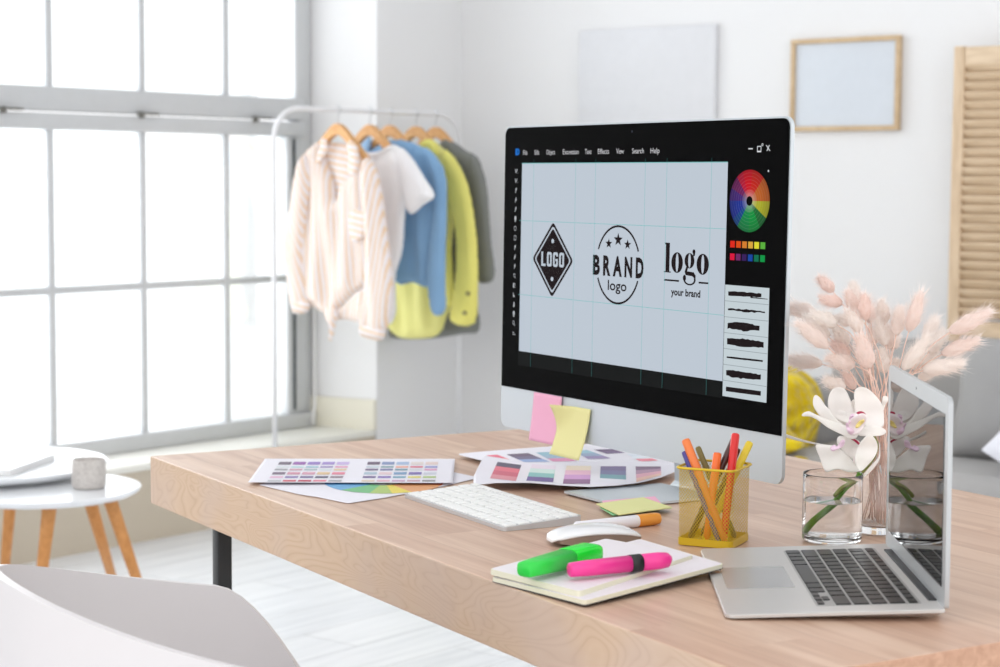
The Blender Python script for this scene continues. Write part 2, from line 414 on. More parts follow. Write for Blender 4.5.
for p in o.data.polygons: p.material_index = 0 if p.normal.z > .8 else 2 if p.normal.x > .8 else 1
for u, v in ((.177, .045), (.177, DD-.045), (DL-.197, .045), (DL-.197, DD-.045)):
    b = MB(); b.box((u, v, (DZ-DT)/2), (.022, .022, DZ-DT-.001), 0, .001); b.build('leg', M_BLACK, desk)
for u in (.177, DL-.197):
    b = MB(); b.box((u, DD/2, .02), (.028, DD-.145, .03), 0, .002); b.build('crossbar', M_BLACK, desk)
    b = MB(); b.box((u, DD/2, DZ-DT-.018), (.028, DD-.145, .03), 0, .002); b.build('crossbar', M_BLACK, desk)
# ------------------------------------------------------------------ all-in-one monitor
MO = Vector((-1.79309715, 2.2307389, -0.31426298)) + CAM
ma, mt_ = -0.33606678, 0.01254714
MX = Vector((math.cos(ma), math.sin(ma), 0)); MBk = Vector((-math.sin(ma), math.cos(ma), 0)); MU = Vector((0, 0, 1))*math.cos(mt_)+MBk*math.sin(mt_)
MN = MX.cross(MU)          # points to the front
if MN.dot(MBk) > 0: MN = -MN
# monitor local frame: x right, z up, y to the back; origin = lower left corner of the black panel
MM = frame(MO, MX, -MN, MU)
M_ALU = plain('monitor_aluminium', (200, 207, 212), .42, .35, noise_amt=.01)
M_GLASSB = plain('black_screen_glass', (2, 2, 2.5), .06, 0, .03, noise_amt=0)
mon = thing('monitor', 'large silver and black desktop monitor showing a logo design program', 'monitor', M=MM)
MW, MH, CH = .650, .389, .061
# silver body with bulged back
def outline(inset, r): return rrect(inset-.0015, -CH+inset, MW-inset+.0015, MH+.0015-inset, r, 5)
b = MB(); rings = [(0, .001, .013), (-.0, .007, .013)]
lay = [(0, .0008), (0, .006), (.02, .012), (.07, .025), (.14, .04), (.2, .048)]
vs = []; n = None
for ins, y in lay:
    o_ = outline(ins, max(.003, .013-ins*.02)); n = len(o_); vs += [(p[0], y, p[1]) for p in o_]
fs = [list(range(n))]
for i in range(len(lay)-1):
    fs += [[i*n+k, (i+1)*n+k, (i+1)*n+(k+1) % n, i*n+(k+1) % n] for k in range(n)]
fs.append([(len(lay)-1)*n+k for k in range(n)][::-1])
b.add(vs, fs, 0, True); b.build('body', M_ALU, mon, sharp=35)
Mi = MM.inverted()
# stand: L-shaped plate of aluminium
FX = .372; foot_c = MO + MX*FX + MBk*.075; foot_c.z = DZ
fl = Mi @ foot_c
b = MB()
def stand_w(p, q, w0, w1, th):
    pass
base_z = (Mi @ Vector((foot_c.x, foot_c.y, DZ))).z
W2 = .066
prof = [(-.088, base_z+.0035), (.075, base_z+.0035), (.083, base_z+.01), (.082, base_z+.03), (.072, base_z+.12), (.052, base_z+.22), (.045, base_z+.25)]
b.grid(lambda a, c: ((FX-W2+2*W2*a), prof[0][0]+(prof[1][0]-prof[0][0])*c, base_z+.0035), 1, 1, 0, False, .003)
pp = prof[1:]
def sfn(a, c):
    k = c*(len(pp)-1); i = min(int(k), len(pp)-2); t = k-i
    return (.328+(.438-.328)*a, pp[i][0]*(1-t)+pp[i+1][0]*t, pp[i][1]*(1-t)+pp[i+1][1]*t)
b.grid(sfn, 1, 10, 0, True, .004); b.build('stand', M_ALU, mon)
# black glass
b = MB(); b.prism([(p[0], -p[1]) for p in rrect(.0008, .0, MW-.0008, MH-.0008, [0, .0115, .0115, 0], 6)], 0, .0012, 0)
SM = Matrix.Rotation(R(-90), 4, 'X')   # (x,y,z)->(x, z, -y)
b2_ = MB(); b2_.add(b.v, b.f, 0, False, Matrix(((1, 0, 0, 0), (0, 0, 1, -.0006), (0, -1, 0, 0), (0, 0, 0, 1))))
screen = b2_.build('screen', M_GLASSB, mon)
class Flat:
    """flat marks on the display, in millimetres from the lower left corner of the black panel"""
    def __init__(s, lvl): s.b = MB(); s.y = -.0006-.00030*lvl
    def p(s, x, z): return (x/1000, s.y, z/1000)
    def poly(s, pts, mat=0):
        t = geometry.tessellate_polygon([[Vector((q[0], q[1], 0)) for q in pts]])
        fs = []
        for tri in t:
            tri = list(tri); A, B, Cc = [Vector(pts[i][:2]) for i in tri]
            if (B-A).x*(Cc-A).y-(B-A).y*(Cc-A).x < 0: tri = tri[::-1]
            fs.append(tri)
        s.b.add([s.p(*q) for q in pts], fs, mat)
    def rect(s, x0, z0, x1, z1, mat=0): s.poly([(x0, z0), (x1, z0), (x1, z1), (x0, z1)], mat)
    def ring(s, cx, cz, rx, rz, ix, iz, a0=0, a1=360, n=48, mat=0, dx=0):
        vs = []; 
        for k in range(n+1):
            a = R(a0+(a1-a0)*k/n); vs += [s.p(cx+rx*math.cos(a), cz+rz*math.sin(a)), s.p(cx+dx+ix*math.cos(a), cz+iz*math.sin(a))]
        s.b.add(vs, [[2*k+1, 2*k, 2*k+2, 2*k+3] for k in range(n)], mat)
    def disc(s, cx, cz, rx, rz, n=32, mat=0, rot=0):
        s.poly([(cx+rx*math.cos(2*PI*k/n)*math.cos(rot)-rz*math.sin(2*PI*k/n)*math.sin(rot), cz+rx*math.cos(2*PI*k/n)*math.sin(rot)+rz*math.sin(2*PI*k/n)*math.cos(rot)) for k in range(n)], mat)
    def text(s, txt, x0, x1, zb, cap, off=0, mat=0):
        cu = bpy.data.curves.new('t', 'FONT'); cu.body = txt; cu.size = 1; cu.offset = off; cu.resolution_u = 3
        ob = bpy.data.objects.new('t', cu); C.objects.link(ob); bpy.context.view_layer.update()
        me = bpy.data.meshes.new_from_object(ob.evaluated_get(bpy.context.evaluated_depsgraph_get()))
        xs = [v.co.x for v in me.vertices]; a, b_ = min(xs), max(xs); k = (x1-x0)/(b_-a); kz = cap/.729
        s.b.add([s.p(x0+(v.co.x-a)*k, zb+v.co.y*kz) for v in me.vertices], [list(p.vertices) for p in me.polygons], mat)
        bpy.data.objects.remove(ob); bpy.data.curves.remove(cu); bpy.data.meshes.remove(me)
    def build(s, name, mats): return s.b.build(name, mats, screen)
E_DARK = emit('display_dark_grey', (20, 22, 22), 1); E_BOARD = emit('display_artboard', (190, 200, 211), 1); E_INK = emit('display_ink', (30, 22, 24), 1)
E_TEXT = emit('display_menu_text', (215, 215, 218), 1); E_TEAL = emit('display_guides', (120, 190, 190), 1); E_WHITE = emit('display_white', (222, 226, 230), 1)
E_BLUE = emit('display_blue', (30, 110, 200), 1); E_TEALD = emit('display_guides_dark', (50, 100, 98), 1)
f = Flat(1); f.rect(47, 35, 534, 58); f.build('work_area', E_DARK)
f = Flat(2); f.rect(49.6, 56.7, 533.6, 335.3); f.build('artboard', E_BOARD)
f = Flat(3)
for x in (82, 191.5, 241, 358, 406.2, 501): f.rect(x-.35, 57, x+.35, 335, 0); f.rect(x-.45, 36, x+.45, 56.7, 1); f.rect(x-.35, 335.3, x+.35, 341, 1)
for z in (250.8, 141): f.rect(45.5, z-.35, 533, z+.35, 0)
f.rect(49.6, 334.8, 533.6, 335.8, 0)
f.build('guide_lines', [E_TEAL, E_TEALD])
f = Flat(1)
for txt, x0, x1 in (('File', 51.5, 63), ('Edit', 83, 95), ('Object', 114, 136.5), ('Excretion', 157, 197.5), ('Text', 213, 229), ('Effects', 245, 271.5), ('View', 289, 307), ('Search', 326, 353), ('Help', 368, 388)):
    f = Flat(1); f.text(txt, x0, x1, 347.8, 7.4, .0); f.build('menu_word', E_TEXT)
f = Flat(1); f.ring(36, 352.3, 5.6, 5, 2.6, 2.2, -90, 90, 12); f.rect(30, 347.3, 36, 357.3); f.rect(30, 347.3, 33, 349); f.build('program_icon', E_BLUE)
f = Flat(1); f.rect(573, 351, 581.5, 352.4); f.build('minimise_icon', E_WHITE); f = Flat(1); f.ring(594, 351.4, 5.6, 5, 4.2, 3.6, 45, 405, 4); f.rect(590, 347.3, 598, 349); f.ring(600, 356.4, 1.8, 1.8, 1, 1, 0, 360, 10); f.build('restore_icon', E_WHITE); f = Flat(1)
for sg in (-1, 1): f.poly([(611-sg*3, 348.6), (611-sg*3+1.5, 348.6), (611+sg*3, 355.8), (611+sg*3-1.5, 355.8)])
f.build('close_icon', E_WHITE); f = Flat(1); f.disc(612.7, 324.1, 1.4, 1.4, 10)
f.build('panel_dot', E_WHITE)
f = Flat(1); f.disc(325, 377.5, 2.0, 1.9, 12); f.build('camera_lens', emit('lens_dot', (52, 56, 66), 1))
# toolbar icons down the left side
f = Flat(1); z = 324
for k in range(17):
    q = k % 17; x = 33
    if q in (0, 1): f.poly([(x-3.5, z+3), (x-1, z-3), (x+.6, z-3), (x-2, z+3)]); f.poly([(x+2.4, z+3), (x-.6, z-1), (x+.4, z-3), (x+4, z+3)]); f.rect(x+4, z-3.4, x+5, z-2.4)
    elif q in (2, 3, 4, 8, 9, 10): f.poly([(x-2.2, z-4), (x-.8, z-4), (x+2.6, z+3.6), (x+.6, z+3.6)]); f.disc(x+.6, z+(0 if q % 2 else 1), 1.9, 1.8, 8)
    elif q in (5, 15): f.disc(x, z+1, 3, 3.4, 12); f.rect(x-1.4, z-4.5, x+1.4, z-2)
    elif q == 6: f.ring(x, z, 3.1, 3.8, 2.2, 2.9, 0, 360, 14)
    elif q == 7: f.ring(x, z, 4, 5, 3, 3.8, 45, 405, 4)
    elif q == 11: f.ring(x, z+1, 2.8, 2.8, 1.8, 1.8, 0, 300, 12); f.poly([(x+1, z-1), (x+3, z-4), (x+3.8, z-3.4), (x+1.8, z-.6)])
    elif q == 12: f.rect(x-3.4, z-3.4, x, z+3.4); f.ring(x, z, 4.6, 4.6, 3.9, 3.9, 45, 405, 4)
    elif q == 13: f.rect(x-3, z-3.4, x-1.6, z+3.6); f.poly([(x-1.6, z-3), (x+3, z-3), (x-1.6, z+.8)])
    elif q == 14: f.disc(x, z+2, 1.6, 1.8, 8); f.rect(x-1.8, z-4, x+1.8, z+.6)
    else: f.ring(x-.6, z+1, 2.8, 3, 1.9, 2.1, 0, 360, 12); f.poly([(x+1, z-1), (x+2.6, z-4.2), (x+3.6, z-3.6), (x+2, z-.6)])
    z -= 14.2
f.rect(30.5, 82.5, 35, 83.6); f.rect(30.5, 79.8, 38, 80.9); f.build('tool_icons', emit('display_icons', (185, 188, 192), 1))
# diamond logo
f = Flat(3); cx, cz = 136.3, 196
def dia(rx, rz, r=.08):
    P = [(cx+rx, cz), (cx, cz+rz), (cx-rx, cz), (cx, cz-rz)]; out = []
    for i in range(4):
        A, B, Cc = [Vector(P[(i+k-1) % 4]) for k in range(3)]
        p, q = B.lerp(A, r), B.lerp(Cc, r)
        for k in range(5):
            t = k/4; out.append(tuple(p.lerp(B, t).lerp(B.lerp(q, t), t)))
    return out
o1, o2 = dia(53.5, 55), dia(48, 49.4)
f.b.add([f.p(*p) for p in o1+o2], [[i, (i+1) % 20, 20+(i+1) % 20, 20+i] for i in range(20)])
f.poly(dia(44.5, 45.8)); f.build('diamond_logo', E_INK)
f = Flat(4)
for x, ch in ((107, 'L'), (122, 'O'), (138, 'G'), (154, 'O')):
    if ch == 'L': f.rect(x, 186, x+4.6, 207); f.rect(x+4.6, 186, x+11.5, 189.6)
    else:
        w2, T = 12.6, 4.3
        a_ = rrect(x, 186, x+w2, 207, 3.4, 4); b_ = rrect(x+T, 186+T*.85, x+w2-T, 207-T*.85, 1.2, 4); q_ = len(a_)
        f.b.add([f.p(*p) for p in a_+b_], [[i, (i+1) % q_, q_+(i+1) % q_, q_+i] for i in range(q_) if not (ch == 'G' and i == 4)])
        if ch == 'G': f.rect(x+w2*.48, 194.5, x+w2-T, 197.6); f.rect(x+w2-T, 188.6, x+w2, 197.6); f.rect(x+w2-T, 201, x+w2, 204.4)
f.disc(cx, cz+27, 3.6, 3.2, 16); f.disc(cx, cz-28, 3.6, 3.2, 16); f.build('diamond_logo_lettering', E_BOARD)
# round logo
f = Flat(3); cx, cz = 299, 195.4
f.ring(cx, cz, 52.5, 54.5, 49.3, 51.6, 22, 158, 48); f.ring(cx, cz, 52.5, 54.5, 49.3, 51.6, 202, 338, 48)
def star(x, z, r):
    f.poly([(x+(r if k % 2 == 0 else r*.42)*math.sin(k*PI/5), z+(r if k % 2 == 0 else r*.42)*math.cos(k*PI/5)*.86) for k in range(10)])
star(276.5, 224, 8.4); star(298.8, 230, 11); star(321, 224, 8.4)
[f.text(ch, x, x+wd_, 180.8, 26.5, .048) for ch, x, wd_ in (('B', 239, 17.5), ('R', 264, 18), ('A', 287.5, 21.5), ('N', 315, 18), ('D', 341, 18))]; f.text('logo', 276, 320.5, 160, 14.5, .014); f.build('round_logo', E_INK)
# serif logo: heavy bowls with hair-line joins
f = Flat(3)
def bowl(cx, cz, rx, rz, ix=.24): f.ring(cx, cz, rx, rz, rx*ix, rz*.9, 0, 360, 36)
f.rect(408, 191.5, 416.5, 229.5); f.rect(404.5, 190.2, 420, 191.6); f.poly([(404.5, 229.5), (408, 229.5), (408, 226.5)])
bowl(433, 204, 12.5, 13.6); bowl(487.5, 204, 12.8, 13.6)
bowl(459.5, 207.5, 10.5, 10, .26)
f.disc(468.5, 219.5, 3.2, 3.2, 14); f.poly([(467, 217), (471.5, 219), (470.5, 214.5), (465.5, 212.5), (466.5, 214)])
f.poly([(453, 199.5), (457, 198.2), (455, 193.6), (469, 192.8), (473.4, 188.6), (473, 183.4), (466, 187.6), (452, 188.4), (449.6, 193)])
f.ring(460.5, 182.8, 13, 7.4, 9.4, 5.4, -195, 20, 30); f.disc(449.6, 184.6, 3.4, 4.2, 14)
f.rect(405.3, 178.9, 438.3, 181.2); f.rect(479.8, 178.9, 500, 181.2)
f.text('your brand', 421.3, 484, 160.9, 9.5, .03); f.build('serif_logo', E_INK)
# colour wheel
g = G('display_colour_wheel'); v = g.coord(); sp = g.n('ShaderNodeSeparateXYZ', {'Vector': v})
dx = g.math('SUBTRACT', sp.outputs[0], .5777); dz = g.math('SUBTRACT', sp.outputs[2], .2868)
ang = g.math('FRACT', g.math('ADD', g.math('DIVIDE', g.math('ARCTAN2', dz, dx), 2*PI), 1.0))
rad = g.math('DIVIDE', g.math('SQRT', g.math('ADD', g.math('MULTIPLY', dx, dx), g.math('MULTIPLY', dz, dz))), .039)
col = g.ramp(ang, [(0, (205, 105, 35)), (.13, (215, 40, 25)), (.23, (225, 15, 35)), (.31, (205, 20, 60)), (.36, (120, 30, 100)), (.43, (75, 40, 130)), (.5, (30, 55, 160)), (.6, (15, 80, 150)), (.65, (15, 150, 80)), (.75, (10, 160, 70)), (.84, (25, 120, 55)), (.91, (190, 190, 40)), (.999, (205, 105, 35))], 'CONSTANT')
ringc = g.math('FRACT', g.math('MULTIPLY', rad, 9)); pale = g.math('MAXIMUM', 0.0, g.math('SUBTRACT', .40, rad))
c = g.mix(pale, col, (1, 1, 1, 1)); c = g.mix(g.math('MULTIPLY', g.math('LESS_THAN', ringc, .14), .07), c, (1, 1, 1, 1)); c = g.mix(g.math('MULTIPLY', g.math('MAXIMUM', 0.0, g.math('SUBTRACT', rad, .55)), .9), c, (.02, .01, .02, 1))
E_WHEEL = g.done(g.bsdf({'Base Color': (0, 0, 0, 1), 'Roughness': .08, 'Specular IOR Level': .06, 'Emission Color': c, 'Emission Strength': .75}))
f = Flat(1); f.ring(577.7, 286.8, 39, 39, 6, 6, 0, 360, 64); f.build('colour_wheel', E_WHEEL)
sw = [(220, 40, 25), (215, 75, 20), (210, 125, 45), (215, 165, 60), (220, 215, 50), (90, 175, 60), (215, 20, 60), (110, 40, 100), (55, 30, 90), (20, 70, 160), (15, 110, 80), (15, 150, 70)]
f = Flat(1)
for i in range(12):
    x = 542+(i % 6)*11.85; z = 227.8 if i < 6 else 211.8; f.rect(x, z, x+9.2, z+8.4, i)
f.build('colour_swatches', [emit('display_swatch', c) for c in sw])
f = Flat(1); f.rect(534, 38, 620.7, 180.2, 0); 
f.build('brush_panel', emit('display_panel', (196, 207, 212), 1))
f = Flat(2)
for k in range(1, 7): f.rect(534.5, 38+142*k/7-.4, 620.3, 38+142*k/7+.4, 1)
random.seed(3)
for k, (th, taper, x0, x1) in enumerate([(6, .35, 541, 606), (3.2, .5, 541, 614), (11, .7, 541, 604), (10.5, .5, 541, 613), (2.4, .1, 541, 612), (9.5, .6, 541, 609), (6, .05, 541, 610)]):
    cz = 38+142*(6.5-k)/7; up = []; dn = []
    for i in range(15):
        t = i/14; x = x0+(x1-x0)*t; e = 1-taper*abs(t-.42)*1.1; j = taper*1.4
        zc = cz+(t-.5)*1.0
        up.append((x+random.uniform(-1, 1)*j, zc+th/2*e+random.uniform(-1, 1)*j)); dn.append((x, zc-th/2*e+random.uniform(-1, 1)*j))
    f.poly(up+dn[::-1], 0)
f.poly([(585, 167.5), (618, 166.8), (618, 166.0), (585, 166.0)], 0)
f.build('brush_strokes', [E_INK, emit('display_rule', (150, 160, 165), 1)])
random.seed(11)
# ------------------------------------------------------------------ keyboard
M_ALU2 = plain('light_aluminium', (196, 197, 199), .35, .3, noise_amt=.01)
M_KEYW = plain('white_keys', (240, 240, 238), .45, noise_amt=.01)
kp = at_z(403.5, 497.5, DZ); kq = at_z(505.5, 532.5, DZ)
kang = math.atan2((kq-kp).y, (kq-kp).x)
kb = thing('keyboard', 'slim white wireless keyboard lying on the desk', 'keyboard', kp, kang)
KW, KD = .279, .112
def kz(y): return .0055+.0062*y/KD
b = MB(); o1 = rrect(0, 0, KW, KD, .005, 4); n = len(o1)
vs = [(p[0], p[1], .0003) for p in o1]+[(p[0], p[1], kz(p[1])-.0006) for p in o1]
b.add(vs, [list(range(n))[::-1]]+[list(range(n, 2*n))]+[[i, (i+1) % n, n+(i+1) % n, n+i] for i in range(n)])
b.build('body', M_ALU2, kb)
def key_mesh(name, w, d, mat, h=.0018, r=.0012):
    b = MB(); o_ = rrect(-w/2, -d/2, w/2, d/2, r, 3); n = len(o_); s_ = .93
    vs = [(p[0], p[1], 0) for p in o_]+[(p[0], p[1], h*.7) for p in o_]+[(p[0]*s_, p[1]*s_, h) for p in o_]
    b.add(vs, [[k*n+i, k*n+(i+1) % n, (k+1)*n+(i+1) % n, (k+1)*n+i] for k in (0, 1) for i in range(n)]+[[2*n+i for i in range(n)]], 0, False)
    o_ = b.build(name, mat); me = o_.data; bpy.data.objects.remove(o_); return me
def lay_keys(parent, rows, x0, width, gap, zf, mat, tilt, name='key', h=.0018):
    cache = {}
    for (y, d, ws) in rows:
        tot = sum(abs(w) for w in ws); u = (width-gap*(len(ws)-1))/tot; x = x0
        for w in ws:
            kw = round(abs(w)*u, 5)
            if w > 0:
                if (kw, d) not in cache: cache[(kw, d)] = key_mesh(name, kw, d, mat, h)
                o_ = bpy.data.objects.new(name, cache[(kw, d)]); C.objects.link(o_); o_.parent = parent
                o_.location = (x+kw/2, y, zf(y)); o_.rotation_euler = (tilt, 0, 0)
            x += kw+gap
rows = [(.0125, .0155, [1, 1, 1, 1.3, 5.6, 1.3, 1, 1, 1, 1]), (.0313, .0155, [2.35]+[1]*10+[2.35]), (.0501, .0155, [1.8]+[1]*11+[1.8]), (.0689, .0155, [1.5]+[1]*13), (.0877, .0155, [1]*13+[1.5]), (.1035, .0085, [1]*14)]
lay_keys(kb, rows, .0038, KW-.0076, .0029, lambda y: kz(y)-.0006, M_KEYW, math.atan(.0062/KD))
# ------------------------------------------------------------------ laptop
M_ALU3 = plain('laptop_aluminium', (204, 202, 200), .36, .35, noise_amt=.01); M_LID = plain('laptop_lid_aluminium', (186, 189, 191), .36, .4, noise_amt=.01)
M_KEYB = plain('black_keys', (20, 20, 22), .34, noise_amt=.01, spec=.3)
M_LSCR = plain('laptop_screen_glass', (14, 13, 14), .02, 0, .75, noise_amt=0)
lo = Vector((-1.1726, 1.8257, DZ)); la = -.9227; LW, LD = .333, .2136
lp = thing('laptop', 'open silver laptop with black keys and dark reflective screen', 'laptop', lo, la)
def lz(y): return .0055+.0085*y/LD
b = MB(); o1 = rrect(0, 0, LW, LD, [.010, .004, .004, .010], 5); n = len(o1); sh = []
for inset, fz in ((.010, lambda y: .0012+.0028*y/LD), (0, lambda y: lz(y)-.0036), (0, lambda y: lz(y)-.0008), (.0008, lz)):
    sh += [(min(max(p[0], inset), LW-inset), min(max(p[1], inset), LD-inset), fz(p[1])) for p in o1]
b.add(sh, [list(range(n))[::-1]]+[[k*n+i, k*n+(i+1) % n, (k+1)*n+(i+1) % n, (k+1)*n+i] for k in range(3) for i in range(n)]+[[3*n+i for i in range(n)]], 0, False)
b.build('base', M_ALU3, lp, sharp=30)
lt = math.atan(.0085/LD)
b = MB(); o_ = rrect(.112, .012, .218, .082, .003, 4); b.prism(o_, 0, .0003)
o = b.build('trackpad', plain('trackpad_glass', (178, 177, 177), .25, .2, noise_amt=0), lp); o.location = (0, 0, lz(0)+.0000); o.rotation_euler = (lt, 0, 0)
b = MB(); b.prism(rrect(.0265, .092, LW-.0265, .1955, .002, 3), 0, .0002)
o = b.build('keyboard_well', plain('keyboard_well', (168, 167, 166), .4, .3, noise_amt=0), lp); o.location = (0, 0, lz(0)); o.rotation_euler = (lt, 0, 0)
rows = [(.1015, .0150, [1, 1, 1, 1.25, 5.4, 1.25, 1, -1, -1, -1]), (.1192, .0150, [2.3]+[1]*10+[2.3]), (.1369, .0150, [1.8]+[1]*11+[1.8]), (.1546, .0150, [1.5]+[1]*13), (.1723, .0150, [1]*13+[1.5]), (.1878, .0085, [1]*14)]
lay_keys(lp, rows, .029, LW-.058, .0026, lambda y: lz(y)+.0002, M_KEYB, lt, h=.0010)
am = key_mesh('arrow_key', .0155, .0068, M_KEYB, .0010)
for x, y in ((.2565, .0975), (.2747, .0975), (.2929, .0975), (.2747, .1052)):
    o = bpy.data.objects.new('arrow_key', am); C.objects.link(o); o.parent = lp; o.location = (x, y, lz(y)+.0002); o.rotation_euler = (lt, 0, 0)
b = MB(); b.box((LW/2, LD-.0045, lz(LD)-.0015), (LW-.075, .011, .0050), 0, .001)
b.build('hinge', plain('hinge_plastic', (42, 43, 46), .5), lp)
# lid: local x along the width, z up, y to the back
LM = Matrix.Translation((0, LD-.0015, lz(LD)-.002)) @ Matrix.Rotation(R(.2), 4, 'X')
LH = .2085
b = MB(); o_ = rrect(0, .002, LW, LH, [.003, .010, .010, .003], 5)
ROT = Matrix(((1, 0, 0, 0), (0, 0, -1, 0), (0, 1, 0, 0), (0, 0, 0, 1)))      # xy polygon -> xz plane, extruded along -y..+y
b.prism(o_, -.0045, 0, M=ROT); b.build('lid', M_LID, lp, sharp=30).matrix_basis = LM
b = MB(); b.prism(rrect(.0155, .020, LW-.0155, LH-.0175, .001, 2), 0, .0004, M=ROT); b.build('screen', M_LSCR, lp).matrix_basis = LM
b = MB(); b.prism([(LW/2+.0012*math.cos(a*PI/6), LH-.009+.0012*math.sin(a*PI/6)) for a in range(12)], 0, .0003, M=ROT); b.build('camera_lens', M_BLACK, lp).matrix_basis = LM
for x in (.03, LW-.03):
    for y in (.03, LD-.03):
        b = MB(); b.lathe([(.0001, .0002), (.005, .0002), (.0055, .0016), (.005, .0030+.0028*y/LD)], 14, M=Matrix.Translation((x, y, 0))); b.build('rubber_foot', M_BLACK, lp)
b = MB(); b.tube([(LW*.12, LD+.000, lz(LD)-.004), (LW*.88, LD+.000, lz(LD)-.004)], .0042, 12); b.build('hinge_barrel', plain('hinge_dark', (50, 51, 54), .5), lp)
# ------------------------------------------------------------------ mouse
M_MOUSE = plain('glossy_white_plastic', (238, 238, 240), .12, noise_amt=0)
M_MGREY = plain('mouse_underside', (150, 132, 120), .4, .3, noise_amt=0)
mc = at_z(594, 543, DZ); me_ = at_z(634, 537, DZ); ms_ = at_z(552, 541, DZ)
mang = math.atan2((me_-ms_).y, (me_-ms_).x)
mo = thing('mouse', 'low white wireless computer mouse with a curved glossy top', 'mouse', (mc.x, mc.y, DZ), mang)
def mfn(a, c, top=True):
    x = -.0565+.113*a; s_ = abs(2*a-1); hw = .0285*(1-s_**4*.55)**.5 if s_ < 1 else .0285*.67
    hw *= math.sqrt(max(0, 1-max(0, (s_-.86)/.14)**2*.8))
    y = (2*c-1)*hw; e = 1-(2*c-1)**4*.35
    ztop = .0055+.0165*math.sqrt(max(0, 1-(2*a-1)**2))*e
    return (x, y, ztop)
b = MB(); b.grid(mfn, 28, 14, 0, True, .0025); b.build('shell', M_MOUSE, mo)
def mfb(a, c):
    x, y, z = mfn(a, c); zb = .0012+.0025*abs(2*a-1)**2*2.2
    return (x*.985, y*.96, zb)
b = MB()
def mside(a, c):
    x, y, z = mfn(a, 0 if c < .5 else 1); return (0, 0, 0)
nn = 28; ring_t = [mfn(i/nn, 0) for i in range(nn+1)]+[mfn(i/nn, 1) for i in range(nn, -1, -1)]
ring_b = [mfb(i/nn, 0) for i in range(nn+1)]+[mfb(i/nn, 1) for i in range(nn, -1, -1)]
N_ = len(ring_t)
b.add([(p[0]*.985, p[1]*.975, p[2]-.0018) for p in ring_t]+list(ring_b), [[N_+i, N_+(i+1) % N_, (i+1) % N_, i] for i in range(N_)], 0, True)
b.grid(mfb, 20, 8, 0, True); b.build('underside', M_MGREY, mo)
for y in (-.012, .012):
    b = MB(); b.box((0, y, .0009), (.07, .004, .0016), 0, .0006); b.build('glide_foot', M_BLACK, mo)
# ------------------------------------------------------------------ pens
def stick(name, label, cat, p0, p1, parts, group=None):
    """parts: (part name, material, [(distance from p0, radius)...], flatten)"""
    p0, p1 = Vector(p0), Vector(p1); z = (p1-p0).normalized(); x = Vector((0, 0, 1)).cross(z); x = x.normalized() if x.length > 1e-3 else Vector((1, 0, 0)); y = z.cross(x)
    t = thing(name, label, cat, M=frame(p0, x, y, z), group=group)
    for pn, mt, prof, fl in parts:
        b = MB(); b.lathe(prof, 20, 0, True, sx=1, sy=fl); o = b.build(pn, mt, t, sharp=40)
    return t
def pl(name, col, rough=.3): return plain(name, col, rough, noise_amt=0)
M_PW, M_PO = pl('white_marker_barrel', (236, 234, 240), .35), pl('orange_marker_cap', (240, 160, 60), .3)
a_ = at_z(591, 526, DZ+.008); b_ = at_z(659, 518.3, DZ+.008); d = (a_-b_).normalized()
L_ = .128
st = b_+d*L_
stick('marker', 'white marker with orange cap lying behind the mouse', 'marker', st, b_, [
    ('barrel', M_PW, [(.0045, 0), (.0075, .004), (.0075, L_-.034)], 1), ('cap', M_PO, [(.0078, L_-.034), (.0078, L_-.006), (.0068, L_-.001), (.003, L_)], 1)])
# ------------------------------------------------------------------ notepads and highlighters
M_PAPER = plain('cream_paper_block', (226, 222, 200), .8, noise_amt=.02); M_PAGE = plain('page_white', (228, 222, 227), .75, noise_amt=.01)
M_COVER = plain('dark_cover', (40, 42, 60), .6)
def slab_poly(name, label, cat, pts, z0, z1, mats, tiltfn=None, r=.006, parent=None):
    """pts: pixels on the desk plane; rounded block with a page-coloured top"""
    W = [at_z(x, y, DZ+z1) for x, y in pts]; c = sum(W, Vector())/len(W); c.z = DZ
    t = thing(name, label, cat, c)
    P = [Vector(((p-c).x, (p-c).y)) for p in W]; out = []
    for i in range(len(P)):
        A, B, Cc = P[i-1], P[i], P[(i+1) % len(P)]
        p, q = B+(A-B).normalized()*r, B+(Cc-B).normalized()*r
        for k in range(5): s_ = k/4; out.append(p.lerp(B, s_).lerp(B.lerp(q, s_), s_))
    return t, out, c
nb, out, c = slab_poly('notepad', 'lower cream notepad with one corner resting on the laptop', 'notepad', [(491, 577), (585, 603.5), (724, 573), (640, 546)], 0, .005, None)
lift = lambda p: .0075*max(0, min(1, ((p.x)*.9+(p.y)*.45+.02)/.12))
def block(out, z0, z1, lift=None, mat=0, inset=0):
    b = MB(); n = len(out); q = [p*(1-inset) for p in out]
    area = sum(q[i].x*q[(i+1) % n].y-q[(i+1) % n].x*q[i].y for i in range(n))
    if area < 0: q = q[::-1]
    L = lift or (lambda p: 0)
    b.add([(p.x, p.y, z0+L(p)) for p in q]+[(p.x, p.y, z1+L(p)) for p in q], [list(range(n))[::-1], list(range(n, 2*n))]+[[i, (i+1) % n, n+(i+1) % n, n+i] for i in range(n)], mat)
    return b
